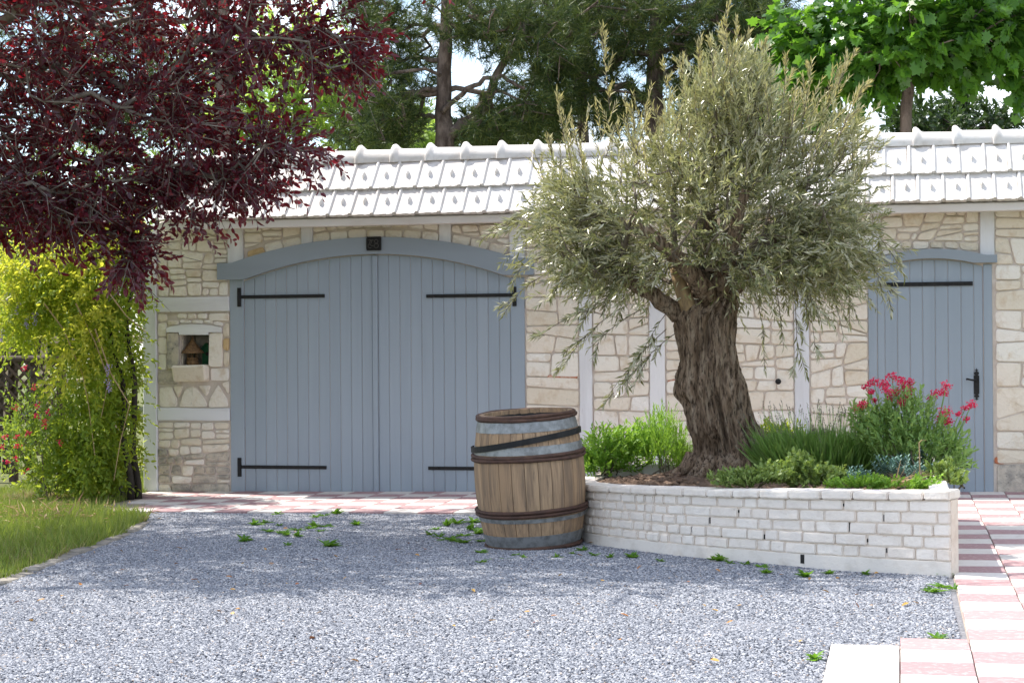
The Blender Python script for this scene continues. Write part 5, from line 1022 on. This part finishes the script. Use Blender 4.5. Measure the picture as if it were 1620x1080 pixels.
def lavender():
    c = gnd(1310, 745, S); c = np.array([c[0], c[1], gz(c[0]) + S * hs(c[0]) - .02]); e = empty('lavender_bush', c); tag(e, 'dense green lavender bush with thin grey bud spikes', 'lavender')
    n = 6000; a = rng.random(n) * 6.28; r = np.sqrt(rng.random(n)); P = c + np.column_stack([r * np.cos(a) * .40, r * np.sin(a) * .26, np.zeros(n)]); D = unit(np.column_stack([np.cos(a) * r * .55, np.sin(a) * r * .5, np.ones(n)]) + rng.normal(size=(n, 3)) * .26); h = rng.uniform(.12, .46, n)
    P2 = P + D * (rng.random(n) * .14)[:, None]; leaves('foliage', leaf_geo(P2, D, rvec(n), h * .6, .0042, LANCE), M['lav'], e)
    m = 230; k = rng.integers(0, n, m); ps = []; bp, bd_ = [], []
    for i in k:
        L_ = rnd.uniform(.32, .52); q = P[i] + D[i] * L_; ps.append(tube(np.array([P[i], P[i] + D[i] * L_ * .5 + rng.normal(size=3) * .008, q]) - c, (.0022, .0018, .0012), 4, False))
        for f in np.linspace(0, 1, 9): bp.append(q + D[i] * (f - .4) * .045 + rng.normal(size=3) * .002); bd_.append(D[i] + rvec(1)[0] * .5)
    V, Fc = join(ps); o = obj('flower_stems', V, Fc, M['lav'], e); o['kind'] = 'stuff'
    bp = np.array(bp); leaves('buds', leaf_geo(bp, np.array(bd_), rvec(len(bp)), .011, .006, OVAL), M['bud'], e)
lavender()
def valerian():
    e, c, P = shrub('red_valerian', 'red valerian plant with crimson flower heads before the side door', 'flower', 1445, 752, None, [(150, 1400, 690, 40, 42, .05, .2), (190, 1460, 705, 50, 42, 0, .22), (110, 1500, 730, 30, 36, 0, .2), (70, 1440, 660, 40, 24, .05, .15), (60, 1370, 680, 24, 34, .05, .15)], M['val'], .042, .40, 7, .13, h0=S, up=.7)
    fl = [(1382, 604, 1), (1398, 608, 1.2), (1411, 596, 1), (1404, 617, .9), (1425, 603, 1), (1439, 605, .8), (1441, 617, .7), (1417, 622, 1), (1430, 612, .9), (1408, 628, .7), (1429, 637, .9), (1436, 648, .7), (1497, 610, 1), (1481, 622, .9), (1494, 622, .7), (1471, 630, .4), (1497, 652, 1.3), (1491, 664, 1.2), (1500, 668, .9), (1537, 640, 1), (1527, 646, .6), (1517, 655, .5), (1529, 663, .5), (1364, 640, .8), (1352, 648, .6), (1360, 642, .7), (1384, 634, .5), (1370, 612, .7), (1437, 626, .6), (1377, 620, .6)]
    ps = []
    for x, y, s_ in fl:
        q = wall(x, y, c[1] + rnd.uniform(-.12, .12)); s_ *= 1.3; n = int(75 * s_); P = q + rvec(n) * (rng.random((n, 1)) ** .5) * np.array([.034, .03, .026]) * s_; g = leaf_geo(P - c, rvec(n) + np.array([0, 0, .3]), rvec(n), .013, .011, OVAL); o = link('flower_head', mesh_np('flower_head', g[0], g[1], M['pinkfl']), e)
        b = c + np.array([(q[0] - c[0]) * .45, rnd.uniform(-.1, .1), .05]); m_ = b * .45 + q * .55 + np.array([0, 0, -.01]); ps.append(tube(np.array([b, m_, q]) - c, (.0045, .004, .0025), 5, False))
    V, Fc = join(ps); o = obj('flower_stalks', V, Fc, M['val'], e); o['kind'] = 'stuff'
valerian()
def cover(lab, px, py, B, mat, size=.022, asp=.7, nm='ground_cover', cat='ground cover'):
    shrub(nm, lab, cat, px, py, None, B, mat, size, asp, 8, .06, h0=S, up=.6, group=None, nst=6)
cover('pale green ground cover spilling at the foot of the olive trunk', 1185, 770, [(230, 1180, 762, 55, 12, .0, .10), (120, 1225, 752, 34, 14, .1, .12)], M['cover'], .024)
cover('grey green geranium mat in front of the lavender', 1290, 768, [(230, 1290, 760, 60, 16, .02, .12), (80, 1265, 742, 22, 18, .05, .1)], M['cover'], .028, .8)
cover('yellow green mat along the planter rim at the right', 1370, 775, [(190, 1365, 770, 55, 7, 0, .08), (80, 1450, 770, 40, 10, 0, .1)], M['herb'], .02)
cover('dark green foliage trailing over the right end of the planter', 1500, 770, [(130, 1505, 768, 18, 14, .05, .10), (60, 1490, 752, 25, 14, .1, .12)], M['cover'], .028, .75)
for x, y, s_, lab in ((1415, 742, 1.2, 'blue green sedum rosette left of its twin'), (1442, 734, 1.25, 'tallest blue green sedum rosette under the valerian'), (1460, 748, 1.0, 'blue green sedum rosette nearest the planter end'), (1362, 752, .9, 'small grey green sedum rosette in front of the lavender')):
    c = gnd(x, y + 16, S + .01); e = empty('sedum_rosette', (c[0], c[1], gz(c[0]) + S)); tag(e, lab, 'sedum', 'blue green sedums'); c = np.array(e.location); k0 = []
    n = 15; Ps, Ds = [], []
    for h_ in range(n):
        b = c + np.array([rnd.gauss(0, .035), rnd.gauss(0, .03), rnd.uniform(.0, .03)]) * s_; t_ = b + np.array([rnd.gauss(0, .02), rnd.gauss(0, .02) - .01, rnd.uniform(.05, .12)]) * s_
        for f in np.linspace(.2, 1, 20): a = f * 60; Ps.append(b + (t_ - b) * f); Ds.append(np.array([math.cos(a), math.sin(a), .25 + f * .8]))
    Ps, Ds = np.array(Ps), np.array(Ds); leaves('leaves', leaf_geo(Ps, Ds, np.array([[0, 0, 1.]]) + rvec(len(Ps)) * .2, .030 * s_, .013 * s_, OVAL), M['sedum'], e)
c = gnd(1430, 772, S); e = empty('dry_straw_tuft', (c[0], c[1], gz(c[0]) + S)); tag(e, 'flattened tuft of dry straw at the planter rim', 'dry grass'); c = np.array(e.location); n = 150
P = c + rng.normal(size=(n, 3)) * np.array([.07, .04, .012]) + np.array([0, 0, .03]); leaves('blades', leaf_geo(P, unit(np.array([[.9, -.1, .05]]) * rng.choice([-1, 1], (n, 1), p=[.3, .7]) + rng.normal(size=(n, 3)) * .25), rvec(n), rng.uniform(.08, .2, n), .006, BLADE), M['straw'], e)
V, Fc = tube(np.array([(.09, 0, 0), (.093, -.005, .15), (.09, -.005, .27), (.105, 0, .285), (.13, 0, .283)]), (.004, .004, .003, .003, .002), 5); obj('dry_stalk', V, Fc, M['straw'], e)

# ------------------------------------------------------------------ weeds and fallen leaves on the gravel
def weed_mesh(k):
    P, D, L_ = [], [], []
    for i in range(rnd.randint(9, 15)):
        a = rnd.uniform(0, 6.28); up = rnd.uniform(.2, 1.5); P.append((rnd.gauss(0, .012), rnd.gauss(0, .012), .004)); D.append((math.cos(a), math.sin(a), up)); L_.append(rnd.uniform(.05, .12))
        for s_ in (-1, 1):
            for f in (.4, .65): P.append(np.array(P[-1 if False else -1]) * 0 + np.array([rnd.gauss(0, .004), rnd.gauss(0, .004), .006]) + unit(np.array(D[-1])) * L_[-1] * f); b = a + s_ * .9; D.append((math.cos(b), math.sin(b), up * .5)); L_.append(L_[-1] * .45 if f == .4 else .03)
    g = leaf_geo(np.array(P), np.array(D), np.array([[0, 0, 1.]]) + rvec(len(P)) * .3, np.array(L_), np.array(L_) * rnd.uniform(.24, .34), OVAL); return mesh_np('weed_leaves', g[0], g[1], M['weed'])
wm = [weed_mesh(k) for k in range(5)]
Z1 = [(418, 828), (440, 833), (455, 848), (470, 840), (490, 838), (508, 842), (512, 818), (530, 815), (500, 820), (440, 815), (395, 856), (402, 832), (455, 865), (520, 866), (565, 832), (470, 850), (500, 835), (385, 858), (425, 842), (445, 845), (517, 835)]
Z2 = [(705, 833), (722, 830), (748, 828), (695, 852), (712, 856), (732, 850), (755, 846), (762, 858), (680, 848), (745, 840), (720, 858), (690, 838), (760, 840), (735, 860)]
Z3 = [(762, 876), (775, 888), (800, 886), (815, 880), (762, 892), (830, 884), (880, 884), (905, 878), (922, 872), (940, 880), (965, 884), (1000, 884), (1045, 889)]
Z4 = [(1140, 889), (1155, 893), (1205, 900), (1212, 908), (1275, 914), (1310, 908), (1370, 910), (1130, 887), (1180, 895)]
Z5 = [(1500, 912), (1490, 930), (1510, 934), (1475, 938), (1482, 1014), (1290, 1047), (1240, 885)]
ORD = ['leftmost', 'second', 'third', 'fourth', 'fifth', 'sixth', 'seventh', 'eighth', 'ninth', 'tenth', 'eleventh', 'twelfth', 'thirteenth', 'fourteenth', 'fifteenth', 'sixteenth', 'seventeenth', 'eighteenth', 'nineteenth', 'twentieth', 'twenty-first']
for zs, lab, grp, s0 in ((Z1, 'green weed in the shaded patch before the garage doors', 'weeds before the garage doors', .72), (Z2, 'green weed in the patch left of the barrel', 'weeds left of the barrel', .8), (Z3, 'small weed in the gravel around the foot of the barrel', 'weeds round the barrel foot', .55), (Z4, 'weed along the foot of the brick planter', 'weeds along the planter', .6), (Z5, 'weed at the gravel edge near the checkered path', 'weeds by the path', .7)):
    for k, (x, y) in enumerate(sorted(zs)):
        g = gnd(x, y); s_ = s0 * rnd.uniform(.75, 1.3); o = link('weed', rnd.choice(wm)); o.location = (g[0], g[1], gz(g[0]) + .004); o.scale = (s_, s_ * rnd.uniform(.7, 1.2), s_ * rnd.uniform(.4, .95)); o.rotation_euler = (0, 0, rnd.uniform(0, 6.28)); tag(o, ORD[k] + (' ' if k == 0 else ' from the left, ') + lab, 'weed', grp)
n = 110; pp = [gnd(rnd.uniform(20, 1500), rnd.triangular(815, 1075, 880)) for _ in range(n)]; pp = np.array([q for q in pp if in_poly(np.array([q[:2]]), gravel_pts)[0]]); n = len(pp); pp[:, 2] = gz(pp[:, 0]) + .022
d = rvec(n) * np.array([1, 1, .25]); o = leaves('fallen_leaves', leaf_geo(pp, d, np.array([[0, 0, 1.]]) + rvec(n) * .4, rng.uniform(.02, .05, n), rng.uniform(.012, .026, n), OVAL), M['fallen']); tag(o, 'scattered dry orange and dark leaves fallen on the gravel', 'leaves')
# leaf litter and dry twigs at the lawn's edge
n = 500; pp = np.array([gnd(rnd.gauss(60, 60), rnd.gauss(822, 9)) for _ in range(n)]); pp[:, 2] = gz(pp[:, 0]) + rng.uniform(.01, .08, n); o = leaves('dry_litter', leaf_geo(pp, rvec(n) * np.array([1, 1, .4]), rvec(n) + np.array([0, 0, .8]), rng.uniform(.04, .16, n), rng.uniform(.006, .02, n), LANCE), M['straw']); tag(o, 'dry clippings lying on the lawn at the left', 'litter')
